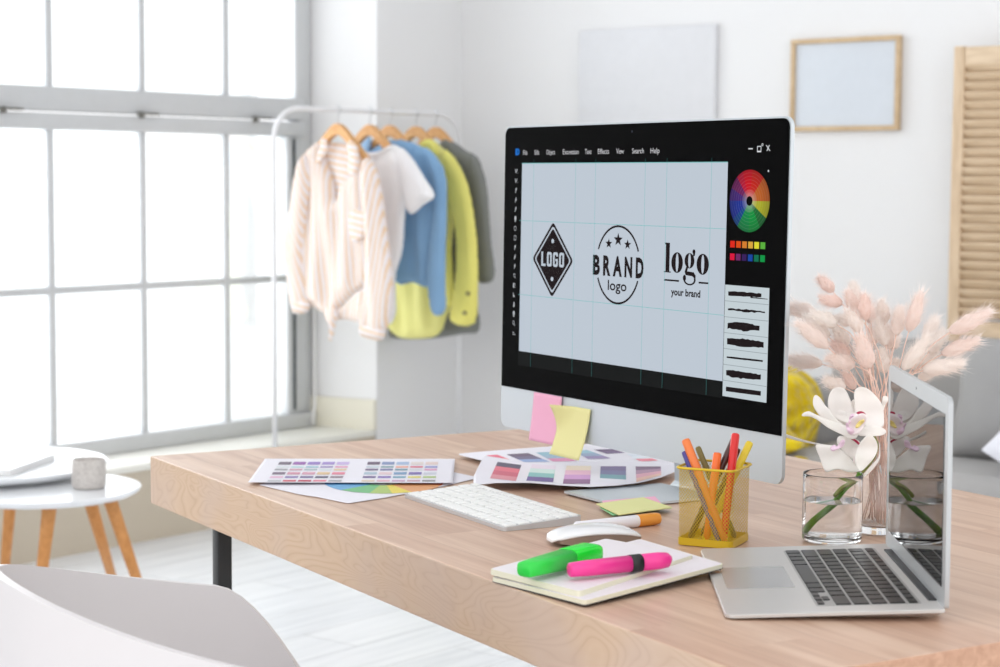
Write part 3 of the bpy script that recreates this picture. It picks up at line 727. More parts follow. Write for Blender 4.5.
# tilt of the lower pad: a plane that rises towards the laptop
rt_ = at_z(724, 573, DZ)-c; rt_.z = 0; rl = rt_.length; rd = rt_.normalized()
lift = lambda p: .0102*(p.x*rd.x+p.y*rd.y+rl)/(2*rl)
block(out, .0008, .0052, lift).build('pages', M_PAPER, nb); block(out, .0002, .0008, lift, inset=-.003).build('cover', M_COVER, nb); 
block(out, .0052, .0055, lift, inset=.012).build('top_page', M_PAGE, nb)
nb2, out2, c2 = slab_poly('notepad', 'upper cream notepad under the green and pink highlighters', 'notepad', [(489, 570), (579, 593), (694, 560.5), (606, 543.5)], 0, .012, None)
rr_ = at_z(694, 560, DZ)-c2; rr_.z = 0; rl2 = rr_.length; rd2 = rr_.normalized()
lift2 = lambda p: .0062+.0072*(p.x*rd2.x+p.y*rd2.y+rl2)/(2*rl2)
block(out2, 0, .0058, lift2).build('pages', M_PAPER, nb2); block(out2, .0058, .0061, lift2, inset=.015).build('top_page', M_PAGE, nb2)
nb['group'] = nb2['group'] = 'notepads beside the laptop'
M_GRN, M_GRN2 = pl('green_barrel', (40, 205, 70), .3), pl('green_cap', (20, 225, 50), .25)
M_PNK, M_PNK2 = pl('pink_barrel', (240, 60, 150), .28), pl('pink_cap', (235, 40, 125), .28)
def highlighter(label, p0, p1, parts_fn, cat='highlighter'):
    z = (Vector(p1)-Vector(p0)); L = z.length; z.normalize(); y = Vector((0, 0, 1)); y = (y-z*y.dot(z)).normalized(); x = y.cross(z)
    t = thing('highlighter', label, cat, M=frame(p0, x, y, z), group='highlighters on the notepad'); parts_fn(t, L); return t
def sup(b, stations, mat=0, n=24, e=.55):
    """rounded-box sections along z: (z, half width x, half height y, y offset)"""
    vs = []
    for (z, w, h, yo) in stations:
        for k in range(n):
            a = 2*PI*k/n; ca, sa = math.cos(a), math.sin(a)
            vs.append((w*math.copysign(abs(ca)**e, ca), yo+h*math.copysign(abs(sa)**e, sa), z))
    fs = [[i*n+k, i*n+(k+1) % n, (i+1)*n+(k+1) % n, (i+1)*n+k] for i in range(len(stations)-1) for k in range(n)]
    fs += [list(range(n))[::-1], [(len(stations)-1)*n+k for k in range(n)]]
    b.add(vs, fs, mat, True)
def hl_green(t, L):
    c1 = L*.60
    b = MB(); sup(b, [(0, .0085, .006, -.0005), (.002, .0105, .0078, 0), (.02, .0120, .0085, 0), (c1, .0135, .0098, 0)]); b.build('barrel', M_GRN, t)
    b = MB(); sup(b, [(c1-.0005, .0139, .0102, 0), (c1+.001, .0142, .0105, 0), (L-.012, .0142, .0105, 0), (L-.004, .0128, .0088, 0), (L, .009, .0055, 0)]); b.build('cap', M_GRN2, t)
def hl_pink(t, L):
    c1 = L*.60
    b = MB(); sup(b, [(0, .0055, .0055, 0), (.0015, .0074, .0074, 0), (.02, .0084, .0084, 0), (c1, .0088, .0088, 0)], e=.9); b.build('barrel', M_PNK, t)
    b = MB(); sup(b, [(c1-.001, .0093, .0093, 0), (c1+.012, .0093, .0093, 0)], e=.9); b.build('band', M_BLACK, t)
    b = MB(); sup(b, [(c1+.012, .0088, .0088, 0), (L-.014, .0090, .0090, 0), (L-.004, .0085, .0080, 0), (L, .005, .004, .001)], e=.9); b.build('cap', M_PNK, t)
    b = MB(); b.grid(lambda a, c: (-.004+.008*a, .0098+.0006*math.sin(c*PI), c1+.002+c*(L-c1-.004)), 2, 8, 0, True, .0016)
    o_ = b.build('clip', M_PNK2, t); o_.rotation_euler = (0, 0, R(-112))
zt = DZ+.0062+.0072*.5+.0066
a_, b_ = at_z(523.5, 570, zt+.0105), at_z(596, 551, zt+.0125); highlighter('thick neon green highlighter lying on the upper notepad', a_, b_, hl_green)
a_, b_ = at_z(569, 570, zt+.0095), at_z(670, 559.5, zt+.0105); highlighter('slim neon pink highlighter with black band on the upper notepad', a_, b_, hl_pink)
# ------------------------------------------------------------------ sticky note stacks on the desk
def note_px(name, label, pts, z, col, group=None, th=.0012, curl=0):
    W = [at_z(x, y, DZ+z) for x, y in pts]; c = sum(W, Vector())/4; c.z = DZ+z
    b = MB(); Q = [p-c for p in W]
    def fn(a, cc):
        p = Q[0].lerp(Q[1], a).lerp(Q[3].lerp(Q[2], a), cc); return (p.x, p.y, th+curl*(a*a)*.5+curl*cc*cc*.5)
    b.grid(fn, 8, 8, 0, False, th); o = b.build(name, plain('sticky_'+name, col, .8, noise_amt=.02), M=Matrix.Translation(c)); tag(o, label, 'sticky note', group); return o
note_px('sticky_note', 'green edged sticky notes under the yellow pad on the desk', [(613, 515.8), (600, 508), (640, 500), (671.5, 508.4)][::-1], .0042, (150, 215, 160), 'loose sticky notes on the desk')
note_px('sticky_note', 'pink sticky note peeping out behind the yellow one on the desk', [(606, 508), (602, 501.5), (655, 497.2), (664, 507)][::-1], .0056, (240, 180, 205), 'loose sticky notes on the desk')
note_px('sticky_note', 'pale yellow sticky note on top of the pink note lying on the desk', [(619, 515.5), (596, 504.5), (643, 498), (672, 508)][::-1], .0070, (226, 225, 160), 'loose sticky notes on the desk')
# ------------------------------------------------------------------ sticky notes on the monitor chin
def mon_note(label, x0, x1, z0, z1, col, skew, curl, corner):
    b = MB()
    def fn(a, c):
        x = x0+(x1-x0)*a+skew*(1-c); z = z0+(z1-z0)*c
        y = -.0022-curl*(1-c)**2-corner*max(0, (1-a)*c-.45)**1.5
        return (x/1000, y, z/1000)
    b.grid(fn, 14, 14, 0, True, .0006); o = b.build('sticky_note', plain('note_paper', col, .8, noise_amt=.02), M=MM)
    tag(o, label, 'sticky note', 'sticky notes stuck to the monitor')
mon_note('pink sticky note hanging from the chin of the large monitor', 94, 168, -72, -.5, (234, 172, 198), -6, .004, 0)
mon_note('curled pale yellow sticky note overlapping the pink one on the monitor', 166, 241, -84, -11, (228, 222, 158), -10, .012, .05)
# ------------------------------------------------------------------ printed sheets
M_SHEET = plain('sheet_paper', (232, 230, 238), .7, noise_amt=.01)
SWC = {}
def swm(col):
    if col not in SWC: SWC[col] = plain('printed_swatch', col, .6, noise_amt=.02)
    return SWC[col]
def lerp_line(pts, t):
    x = pts[0][0]+(pts[-1][0]-pts[0][0])*t
    for a, b_ in zip(pts, pts[1:]):
        if x <= b_[0]: return (x, a[1]+(b_[1]-a[1])*(x-a[0])/(b_[0]-a[0]))
    return pts[-1]
def sheet_out(label, bottom, top, zf, squares, gx=60, gy=24):
    o0 = at_z((bottom[0][0]+bottom[-1][0])/2, (bottom[0][1]+top[0][1])/2, DZ)
    def P(x, y, lift=0): return at_z(x, y, DZ+zf(x, y)+lift)-o0
    b = MB()
    def fn(a, c):
        p, q = lerp_line(bottom, a), lerp_line(top, a); return P(p[0]+(q[0]-p[0])*c, p[1]+(q[1]-p[1])*c)
    b.grid(fn, gx, gy, 0, True, .0003)
    mats = [M_SHEET]
    for quad, cols in squares:
        tl, tr, br, bl = quad; k = len(cols)
        for j, col in enumerate(cols):
            mm = swm(col)
            if mm not in mats: mats.append(mm)
            def f2(a, c, j=j):
                t = (j+1-c)/k; l = (tl[0]+(bl[0]-tl[0])*t, tl[1]+(bl[1]-tl[1])*t); r = (tr[0]+(br[0]-tr[0])*t, tr[1]+(br[1]-tr[1])*t)
                return P(l[0]+(r[0]-l[0])*a, l[1]+(r[1]-l[1])*a, .0004)
            b.grid(f2, 8, 3, mats.index(mm), True)
    o = b.build('printed_sheet', mats, M=Matrix.Translation(o0)); tag(o, label, 'printed sheet', PG)
def bump_z(x, x0, x1, h): 
    t = max(0, min(1, (x-x0)/(x1-x0))); return h*math.sin(PI*t)
PG = 'printed colour sheets on the desk'
wc = [(-30, 15, (205, 75, 65)), (15, 62, (222, 160, 110)), (62, 82, (226, 208, 90)), (82, 104, (172, 196, 112)), (104, 136, (118, 186, 130)), (136, 170, (110, 170, 215)), (170, 210, (45, 100, 175)), (210, 255, (70, 70, 140)), (255, 300, (130, 70, 130)), (300, 330, (190, 60, 90))]
wq = []
for a0, a1, col in wc:
    n_ = max(1, int((a1-a0)/11))
    for k in range(n_):
        u0, u1 = R(a0+(a1-a0)*k/n_), R(a0+(a1-a0)*(k+1)/n_)
        E_ = lambda a, f_: (384+60*f_*math.cos(a), 482+11.5*f_*math.sin(a))
        if 136 <= a0 < 170: pass
        wq.append(((E_(u1, .28), E_(u0, .28), E_(u0, 1), E_(u1, 1)), [col]))
sheet_out('sheet with a printed colour wheel lying under the small swatch sheet', [(260, 485), (299, 494.2), (319, 497.2), (348, 503.3), (384, 497.8), (444, 486), (478, 478)], [(260, 484.4), (299, 474), (340, 465), (384, 464), (444, 470), (478, 477.2)], lambda x, y: .0012, wq)
g1 = [[(110, 98, 115), (150, 95, 170), (150, 125, 195), (165, 145, 205), (200, 180, 225)],
      [(215, 222, 226), (190, 220, 225), (150, 190, 205), (150, 135, 185), (225, 150, 185)],
      [(160, 160, 165), (205, 160, 175), (175, 190, 195), (215, 222, 226), (225, 200, 160)],
      [(125, 108, 128), (205, 145, 165), (210, 155, 175), (220, 190, 150), (225, 135, 155)],
      [(225, 185, 210), (145, 130, 180), (125, 115, 155), (90, 88, 112), (150, 135, 148)],
      [(190, 192, 198), (205, 95, 110), (185, 60, 85), (225, 130, 150), (170, 170, 178)]]
g2 = [[(105, 88, 112), (130, 145, 185), (165, 185, 215), (222, 212, 208), (225, 205, 200)],
      [(200, 212, 222), (120, 155, 165), (235, 165, 145), (220, 110, 135), (140, 145, 205)],
      [(110, 95, 130), (120, 120, 165), (120, 155, 170), (215, 218, 225), (222, 160, 195)],
      [(170, 190, 205), (225, 200, 205), (120, 155, 190), (125, 110, 175), (205, 208, 220)],
      [(115, 98, 145), (140, 120, 185), (130, 170, 190), (215, 205, 120), (180, 200, 140)],
      [(225, 205, 185), (230, 180, 195), (205, 165, 195), (205, 165, 180), (150, 148, 150)]]
rw = [(461.8, 464.6), (466.1, 467.6), (468.7, 470.4), (472, 474.5), (476, 478), (479.8, 481.5)]
sq = []
for blk, xa, xb in ((g1, 279.6, 267.5), (g2, 368.0, 361.4)):
    for r, (y0, y1) in enumerate(rw):
        for k in range(5):
            def X_(y, e): 
                t = (y-462)/19; p = 14.45+.75*t; return xa+(xb-xa)*t+k*p+e*(12.4+.7*t)
            sq.append((((X_(y0, 0), y0), (X_(y0, 1), y0), (X_(y1, 1), y1), (X_(y1, 0), y1)), [blk[r][k]]))
sheet_out('sheet with two blocks of small colour swatches, nearest the left desk corner', [(248, 482.2), (453, 482.8)], [(265, 458.6), (455, 458.8)], lambda x, y: .0050+.0004*math.sin(x/20), sq)
# two larger sheets with rows of banded squares, the back one lying over the foot of the monitor
bands = [[(90, 85, 105), (225, 120, 135), (208, 105, 125), (220, 150, 160)], [(228, 218, 230), (205, 226, 224), (140, 195, 195), (120, 105, 160)],
         [(240, 225, 205), (235, 190, 210), (205, 155, 205), (150, 110, 150)], [(125, 110, 150), (125, 125, 165), (120, 165, 175), (228, 228, 236)],
         [(125, 100, 125), (175, 140, 165), (225, 170, 185), (232, 190, 175)]]
b3 = [[(225, 110, 130), (235, 150, 160)], [(105, 88, 112), (115, 105, 135), (150, 170, 210)], [(150, 190, 205), (160, 185, 205), (225, 150, 185)], [(150, 190, 205), (150, 170, 195), (155, 140, 180)], [(105, 85, 118), (120, 100, 135)], [(222, 228, 238), (225, 232, 240), (235, 140, 155)]]
q3 = [((486, 455.4), (497, 454.6), (517, 462), (503, 460.5)), ((506.5, 454.3), (528, 453), (549.6, 461.7), (524, 462)), ((536, 452.5), (550, 451.8), (577, 461), (553, 461.5)), ((574, 450.8), (587, 449.9), (611, 458.3), (588, 459)), ((594, 449.6), (612, 448.9), (625, 452.8), (607, 453.8)), ((626, 453.5), (640, 454), (658, 460.5), (640, 461.5))]
sheet_out('sheet with banded swatches tucked under the chin of the monitor', [(459, 454.8), (480, 460), (505, 464), (540, 468), (640, 468), (678, 466)], [(459, 453.6), (480, 451.6), (520, 448.6), (555, 446.0), (590, 443.8), (620, 449.2), (650, 456), (678, 463.8)],
          lambda x, y: .0062+bump_z(x, 470, 680, .003), list(zip(q3, b3)))
q2 = [((497.6, 461.8), (521.4, 465), (515.8, 481.0), (490, 478.2)), ((532, 464), (556, 465.4), (553, 482), (526.3, 480.5)), ((566.5, 465.6), (591, 465.9), (590, 483.8), (562.8, 483.6)), ((600.7, 466.2), (626, 466.2), (626, 484), (599.7, 482)), ((635.6, 466.4), (660.8, 466.4), (661.2, 475.2), (636.5, 482))]
sheet_out('wavy sheet with a row of five square banded swatches behind the keyboard', [(473.5, 484.6), (485, 484), (497, 482.8), (530, 482.6), (560, 485.2), (590, 486.8), (615, 485.6), (640, 482.7), (660, 477.6), (677, 471)],
          [(473.5, 476.5), (478, 467), (484.5, 455.5), (510, 459.5), (530, 463), (545, 463.4), (560, 462.5), (600, 460.5), (640, 461), (677, 466)], lambda x, y: .0105+.002*math.sin((x-470)/33), list(zip(q2, bands)))
# ------------------------------------------------------------------ mesh pen pot
M_YEL = plain('yellow_metal', (214, 180, 40), .35, .2, noise_amt=.01)
def m_mesh():
    g = G('yellow_wire_mesh'); tc = g.n('ShaderNodeTexCoord'); uv = tc.outputs['UV']
    sp = g.n('ShaderNodeSeparateXYZ', {'Vector': uv})
    s_ = g.math('MULTIPLY', g.math('ADD', sp.outputs[0], sp.outputs[1]), 1.0); d_ = g.math('SUBTRACT', sp.outputs[0], sp.outputs[1])
    a = g.math('ABSOLUTE', g.math('SUBTRACT', g.math('FRACT', s_), .5)); b_ = g.math('ABSOLUTE', g.math('SUBTRACT', g.math('FRACT', d_), .5))
    hole = g.math('LESS_THAN', g.math('MAXIMUM', a, b_), .39)
    p = g.bsdf({'Base Color': lin((206, 172, 40)), 'Roughness': .4, 'Metallic': .2}); t = g.n('ShaderNodeBsdfTransparent')
    return g.done(g.n('ShaderNodeMixShader', {0: hole, 1: p, 2: t}))
M_MESH = m_mesh()
cl, cm, cr = at_z(676, 546.5, DZ), at_z(731.5, 550, DZ), at_z(747.5, 541, DZ)
PS = .0665; PH = .094
pang = R(14)
px_ = Vector((math.cos(pang), math.sin(pang), 0)); py_ = Vector((-math.sin(pang), math.cos(pang), 0))
pc = cm-px_*PS/2+py_*PS/2; pc.z = DZ
pot = thing('pen_holder', 'square yellow wire mesh pen holder full of coloured markers', 'pen holder', pc, pang)
def ringpts(h, r, z, seg=6): return [(p[0], p[1], z) for p in rrect(-h, -h, h, h, r, seg)]
b = MB(); lv = [0, .003, .0]; zs = [.009, PH-.004]
A = ringpts(PS/2, .006, .008); B = ringpts(PS/2+.001, .007, PH-.004); n = len(A)
b.add(A+B, [[i, (i+1) % n, n+(i+1) % n, n+i] for i in range(n)], 0, True)
o = b.build('mesh_wall', M_MESH, pot)
uvl = o.data.uv_layers.new(name='UV'); per = [0]
for i in range(n): per.append(per[-1]+(Vector(A[(i+1) % n])-Vector(A[i])).length)
for pi, poly in enumerate(o.data.polygons):
    for j, li in enumerate(poly.loop_indices):
        u = per[pi] if j in (0, 3) else per[pi+1]; v = 0 if j in (0, 1) else PH-.012
        uvl.data[li].uv = (u/.0034, v/.0046)
b = MB()
def closed(b, loops, mat=0, smooth=True):
    n = len(loops[0]); vs = [p for l in loops for p in l]; m_ = len(loops)
    b.add(vs, [[k*n+i, k*n+(i+1) % n, ((k+1) % m_)*n+(i+1) % n, ((k+1) % m_)*n+i] for k in range(m_) for i in range(n)], mat, smooth)
closed(b, [ringpts(PS/2+.0006, .006, .001), ringpts(PS/2+.0006, .006, .0095), ringpts(PS/2-.001, .005, .0095), ringpts(PS/2-.001, .005, .001)], smooth=False)
b.prism([(p[0], p[1]) for p in ringpts(PS/2-.0005, .006, 0)], .0005, .0015); b.build('base_band', M_YEL, pot)
b = MB(); loops = []
for k in range(10):
    a = 2*PI*k/10; loops.append(ringpts(PS/2+.0022+.0016*math.cos(a), .009, PH-.002+.0016*math.sin(a)))
closed(b, loops); b.build('rim', M_YEL, pot)
Ip = Matrix.Rotation(-pang, 3, 'Z')
def inside(p, z, m_=.024):
    q = Ip @ (p-pc); q.x = max(-m_, min(m_, q.x)); q.y = max(-m_, min(m_, q.y)); w_ = Matrix.Rotation(pang, 3, 'Z') @ Vector((q.x, q.y, 0)); return Vector((pc.x+w_.x, pc.y+w_.y, z))
def pen(label, top, rim, bot, r, col, capcol=None, cat='marker', off=0, clip=True, name='marker', cap_len=.045):
    zb_ = DZ+.0025+r*1.0
    B0 = inside(at_z(*bot, zb_), zb_, .0275-r)
    rz_ = DZ+PH; Rm = inside(at_z(rim[0], rim[1]-2, rz_), rz_, .0325-r)
    d = (Rm-B0).normalized()
    # length until the pixel row of the top
    best = None
    for k in range(60, 260):
        p = B0+d*(k*.001); w_ = p-CAM; z_ = w_.dot(FW); y_ = 333.5-F*w_.dot(UP)/z_
        if y_ <= top[1]+r/z_*F*.6: best = k*.001; break
    L = best or .14
    m1 = pl('marker_barrel', col, .35); m2 = pl('marker_cap', capcol or col, .28)
    return stick(name, label, cat, B0, B0+d*L, [('barrel', m1, [(r*.45, -.0), (r*.9, .004), (r*.92, L-cap_len)], 1),
        ('cap', m2, [(r, L-cap_len), (r, L-.003), (r*.86, L-.0008), (r*.5, L)], 1)], 'markers in the pen holder')
pen('thick orange marker with tall cap leaning to the left in the pen holder', (676.5, 437), (695, 466), (722, 543), .0052, (235, 125, 60))
pen('violet blue pen, leftmost and lowest in the pen holder', (673.8, 450), (682.5, 465), (714, 545), .0036, (70, 60, 140))
pen('olive green pen leaning left behind the orange marker', (692, 445), (703, 462), (736, 538), .0036, (120, 105, 45))
pen('short bright orange marker standing near the middle of the pen holder', (719.5, 450.5), (716, 467), (704, 541), .0050, (240, 110, 40))
pen('dark brown felt pen leaning right behind the red marker', (733.5, 433.5), (723, 466), (690, 538), .0042, (70, 35, 32))
pen('red marker, tallest in the front of the pen holder', (740.5, 431), (732, 467), (716, 545), .0050, (215, 30, 30))
pen('brown pen with its cap just behind the red marker', (742.8, 447), (736.5, 462), (702, 536), .0036, (95, 40, 30))
pen('yellow marker, rightmost in the pen holder', (753, 440), (743.5, 463), (698, 543), .0046, (228, 200, 45))
# ------------------------------------------------------------------ glassware
def m_glass(name, tint=(1, 1, 1, 1), ior=1.45):
    g = G(name); return g.done(g.bsdf({'Base Color': tint, 'Roughness': 0, 'Transmission Weight': 1, 'IOR': ior, 'Specular IOR Level': .5}))
M_GL = m_glass('clear_glass'); M_WATER = m_glass('water', ior=1.33)
gc = (at_z(801.5, 541, DZ)+at_z(862, 541, DZ))/2; gc.z = DZ
GR, GH = .0355, .082
tum = thing('glass_tumbler', 'clear glass tumbler of water holding the white orchid', 'glass', gc)
b = MB(); b.lathe([(GR-.004, .0005), (GR-.0008, .003), (GR, .008), (GR, GH-.0006), (GR-.0008, GH), (GR-.0016, GH-.0006), (GR-.0019, .012), (GR-.004, .0085), (0, .008)][0:8]+[(0.0001, .008)], 56)
b.v = b.v; 
b2_ = MB(); prof = [(.0001, .0008), (GR-.005, .0008), (GR-.002, .0014), (GR-.0006, .003), (GR, .006), (GR, .012), (GR, GH-.006), (GR, GH-.0007), (GR-.0004, GH-.0001), (GR-.0008, GH), (GR-.0012, GH-.0001), (GR-.0016, GH-.0007), (GR-.0016, GH-.006), (GR-.0016, .016), (GR-.0022, .0115), (GR-.004, .0090), (GR-.008, .0083), (.0001, .0082)]
b2_.lathe(prof, 72); b2_.build('glass_body', M_GL, tum, sharp=50)
b = MB(); b.lathe([(.0001, .0080), (GR-.008, .0081), (GR-.004, .0088), (GR-.0018, .0115), (GR-.0012, .016), (GR-.0012, .0485), (GR-.0012, .0496), (GR-.0028, .0490), (GR-.008, .0488), (.0001, .0488)], 72); b.build('water', M_WATER, tum, sharp=50)
vc = at_z(879.5, 533, DZ); vc.z = DZ
vc = at_z(878.5, 532.5, DZ); VR = .031; VH = .105
vase = thing('glass_vase', 'slim clear glass vase of dried pink grasses behind the laptop lid', 'vase', vc)
b = MB(); b.lathe([(.0001, .0012), (VR-.006, .0008), (VR-.001, .003), (VR, .009), (VR-.002, .04), (VR-.006, .075), (VR-.004, VH), (VR-.0055, VH), (VR-.0075, .075), (VR-.0038, .04), (VR-.0022, .014), (VR-.005, .0105), (.0001, .0098)], 56); b.build('glass_body', M_GL, vase, sharp=60)
# ------------------------------------------------------------------ bunny tail grass
def m_fluff():
    g = G('pink_grass_fluff'); v = g.coord()
    oi = g.n('ShaderNodeObjectInfo').outputs['Random']
    c = g.ramp(oi, [(0, (255, 240, 234)), (.5, (255, 246, 241)), (1, (255, 250, 246))])
    p = g.bsdf({'Base Color': c, 'Roughness': .9, 'Specular IOR Level': .1, 'Sheen Weight': .4})
    t = g.n('ShaderNodeBsdfTranslucent', {'Color': c})
    return g.done(g.n('ShaderNodeMixShader', {0: .5, 1: p, 2: t}))
M_FLUFF = m_fluff(); M_STEM = plain('dry_stem', (236, 204, 190), .7)
def tail_mesh(seed, hairs=900):
    rnd = random.Random(seed); b = MB()
    L, Rr = 1.0, .17+.03*rnd.random()
    prof = []
    for k in range(13):
        t = k/12; prof.append((max(.002, Rr*math.sin(PI*min(1, t*.94+.05))**.6*(1-.25*t)), t*L))
    b.lathe(prof, 14, 0, True)
    for i, v in enumerate(b.v):
        r = 1+.14*math.sin(v.z*60+math.atan2(v.y, v.x)*3)+rnd.uniform(-.08, .08); b.v[i] = Vector((v.x*r, v.y*r, v.z))
    for k in range(hairs):
        t = rnd.uniform(.02, 1); a = rnd.uniform(0, 2*PI); r = Rr*math.sin(PI*min(1, t*.94+.05))**.6*(1-.25*t)*.9
        p = Vector((r*math.cos(a), r*math.sin(a), t*L)); out = Vector((math.cos(a), math.sin(a), rnd.uniform(.7, 1.7))).normalized()
        ln = rnd.uniform(.10, .24) if k % 4 else rnd.uniform(.25, .46); s_ = Vector((-math.sin(a), math.cos(a), 0))*.0042
        q = p+out*ln*.55; e = q+(out+Vector((0, 0, .35))).normalized()*ln*.45
        b.add([p-s_*1.6, p+s_*1.6, q+s_*.8, q-s_*.8, e], [[0, 1, 2, 3], [3, 2, 4]], 0, False)
    o = b.build('seed_head', M_FLUFF); me = o.data; bpy.data.objects.remove(o); return me
TM = [tail_mesh(k) for k in range(4)]
TL = [(230, 105, 288, 162, .03), (235, 188, 322, 210, .0), (104, 225, 216, 246, .12), (362, 128, 382, 205, .05), (345, 160, 376, 238, .0), (408, 174, 414, 272, -.02), (474, 198, 490, 288, .03), (340, 238, 398, 318, -.03), (200, 250, 302, 290, -.02), (432, 236, 436, 278, .06), (551, 224, 534, 334, .0), (633, 170, 584, 318, -.02), (905, 242, 745, 322, .0), (858, 352, 715, 408, .01), (796, 444, 640, 472, -.01), (726, 318, 662, 402, .03), (692, 264, 648, 352, .05), (662, 338, 562, 468, -.02), (148, 285, 268, 382, -.03), (178, 262, 272, 342, .02), (288, 298, 346, 372, .03), (105, 428, 242, 446, .12), (262, 424, 372, 452, -.03), (280, 366, 352, 412, .02), (392, 335, 428, 462, -.05), (462, 278, 494, 372, .01), (496, 300, 508, 388, .04), (478, 392, 490, 482, .0), (250, 508, 334, 542, -.02), (330, 478, 372, 545, -.01), (418, 440, 432, 505, .02), (694, 396, 605, 472, .05), (684, 478, 622, 505, .02), (528, 338, 520, 382, .06), (300, 262, 352, 292, .06), (430, 300, 450, 372, .06), (540, 430, 515, 470, .03)]
vd = (vc-CAM).dot(FW)
rnd = random.Random(5)
side = ('far left', 'left', 'middle', 'right', 'far right')
SX = 3.925
ORD = ['first', 'second', 'third', 'fourth', 'fifth', 'sixth', 'seventh', 'eighth', 'ninth', 'tenth', 'eleventh', 'twelfth', 'thirteenth', 'fourteenth', 'fifteenth']
def row_of(i):
    y = (TL[i][1]+TL[i][3])/2; return 'upper' if y < 262 else 'middle' if y < 370 else 'lower'
def row_label(i):
    r = row_of(i); same = sorted((j for j in range(len(TL)) if row_of(j) == r), key=lambda j: TL[j][0]+TL[j][2])
    return 'fluffy pink grass head, %s from the left in the %s tier of the bouquet' % (ORD[same.index(i)], r)
order = sorted(range(len(TL)), key=lambda i: TL[i][0])
for rank, i in enumerate(order):
    x0, y0, x1, y1, dd = TL[i]
    tip = at_depth(760+x0/SX, 250+y0/SX, vd+dd+rnd.uniform(-.01, .01)); base = at_depth(760+x1/SX, 250+y1/SX, vd+dd*.8)
    foot = vc+Vector((rnd.uniform(-.016, .016), rnd.uniform(-.016, .016), .0125))
    neck = vc+Vector((rnd.uniform(-.014, .014), rnd.uniform(-.014, .014), VH-.02))
    nm = ('long drooping ' if (Vector((x0, y0))-Vector((x1, y1))).length > 130 else 'plump ' if i == 24 else 'small ' if (Vector((x0, y0))-Vector((x1, y1))).length < 60 else '')
    pos = 'leftmost' if rank == 0 else 'rightmost' if rank == len(order)-1 else None
    desc = {12: 'fluffy pink grass head, rightmost, pointing at the folding screen', 11: 'slender pink grass head standing tallest right of the middle', 0: 'small pale grass head, topmost on the left of the bouquet', 1: 'pink grass head lying just below the topmost left one', 2: 'thin pale grass head touching the upper edge of the monitor side', 13: 'long pink grass head second from the right below the rightmost', 14: 'pink grass head pointing right just above the laptop corner', 21: 'pink grass head pointing straight at the monitor, lowest on the far left', 24: 'plump pale grass head in the centre front of the bouquet', 28: 'small pink grass head just above the orchid petals', 3: 'topmost pale grass head in the middle left of the bouquet', 10: 'upright slim grass head left of the tallest right one', 17: 'long tan pink grass head rising from the laptop corner', 18: 'long dusky pink grass head on the left slanting up to the monitor'}.get(i) or row_label(i)
    axis = (tip-base); Lh = axis.length; z = axis.normalized()
    t = thing('bunny_tail', desc, 'dried flower', M=frame(foot, (1, 0, 0), (0, 1, 0), (0, 0, 1)), group='dried bunny tail grasses in the vase')
    # stem: through the vase neck, then bending into the head
    P0, P1, P2, P3 = foot, neck, base-z*.06, base+z*.004
    pts = []
    for k in range(6): pts.append(P0.lerp(P1, k/6))
    for k in range(9):
        s_ = k/8; c1 = P1+(P1-P0).normalized()*.04; pts.append(((P1*(1-s_)+c1*s_)*(1-s_)+(c1*(1-s_)+P2*s_)*s_)*(1-s_)+((c1*(1-s_)+P2*s_)*(1-s_)+(P2*(1-s_)+P3*s_)*s_)*s_)
    b = MB(); b.tube([p-foot for p in pts], .0007, 6); b.build('stem', M_STEM, t)
    x = z.orthogonal().normalized(); y = z.cross(x)
    o = bpy.data.objects.new('seed_head', TM[i % 4]); C.objects.link(o); o.parent = t
    w_ = Lh*(.95 if Lh > .035 else 1.25)/1.0
    w_ = min(w_, .040) if i != 24 else .046
    w_ = max(w_, .022)
    o.matrix_basis = frame(base-foot, x*w_*1.25, y*w_*1.25, z*Lh)
# fine loose fibres among the stems
# ------------------------------------------------------------------ orchid
def m_petal():
    g = G('orchid_petal'); v = g.coord(); nz = g.n('ShaderNodeTexNoise', {'Vector': v, 'Scale': 18, 'Detail': 2}).outputs[0]
    c = g.ramp(nz, [(.3, (253, 249, 247)), (.7, (255, 253, 248))])
    p = g.bsdf({'Base Color': c, 'Roughness': .5, 'Specular IOR Level': .3}); t = g.n('ShaderNodeBsdfTranslucent', {'Color': c})
    return g.done(g.n('ShaderNodeMixShader', {0: .3, 1: p, 2: t}))
M_PET = m_petal(); M_LIP = plain('orchid_lip', (248, 236, 238), .5, noise_amt=.06, nscale=80); M_LIPP = plain('orchid_lip_pink', (238, 208, 228), .5); M_MAG = plain('orchid_magenta', (170, 25, 70), .45); M_YC = plain('orchid_yellow', (236, 214, 130), .5)
M_GST = plain('green_flower_stem', (96, 145, 40), .45, noise_amt=.25, nscale=60); M_OLS = plain('olive_sheath', (120, 125, 55), .5, noise_amt=.2, nscale=60)
OD = (gc-CAM).dot(FW)
def opx(x, y): return (780+x/6.06, 370+y/6.06)
def smooth_poly(pts, k=4):
    out = []; n = len(pts)
    for i in range(n):
        p0, p1, p2, p3 = [Vector(pts[(i+j) % n]) for j in (-1, 0, 1, 2)]
        for s_ in range(k):
            t = s_/k; q = .5*((2*p1)+(-p0+p2)*t+(2*p0-5*p1+4*p2-p3)*t*t+(-p0+3*p1-3*p2+p3)*t**3); out.append((q.x, q.y))
    return out
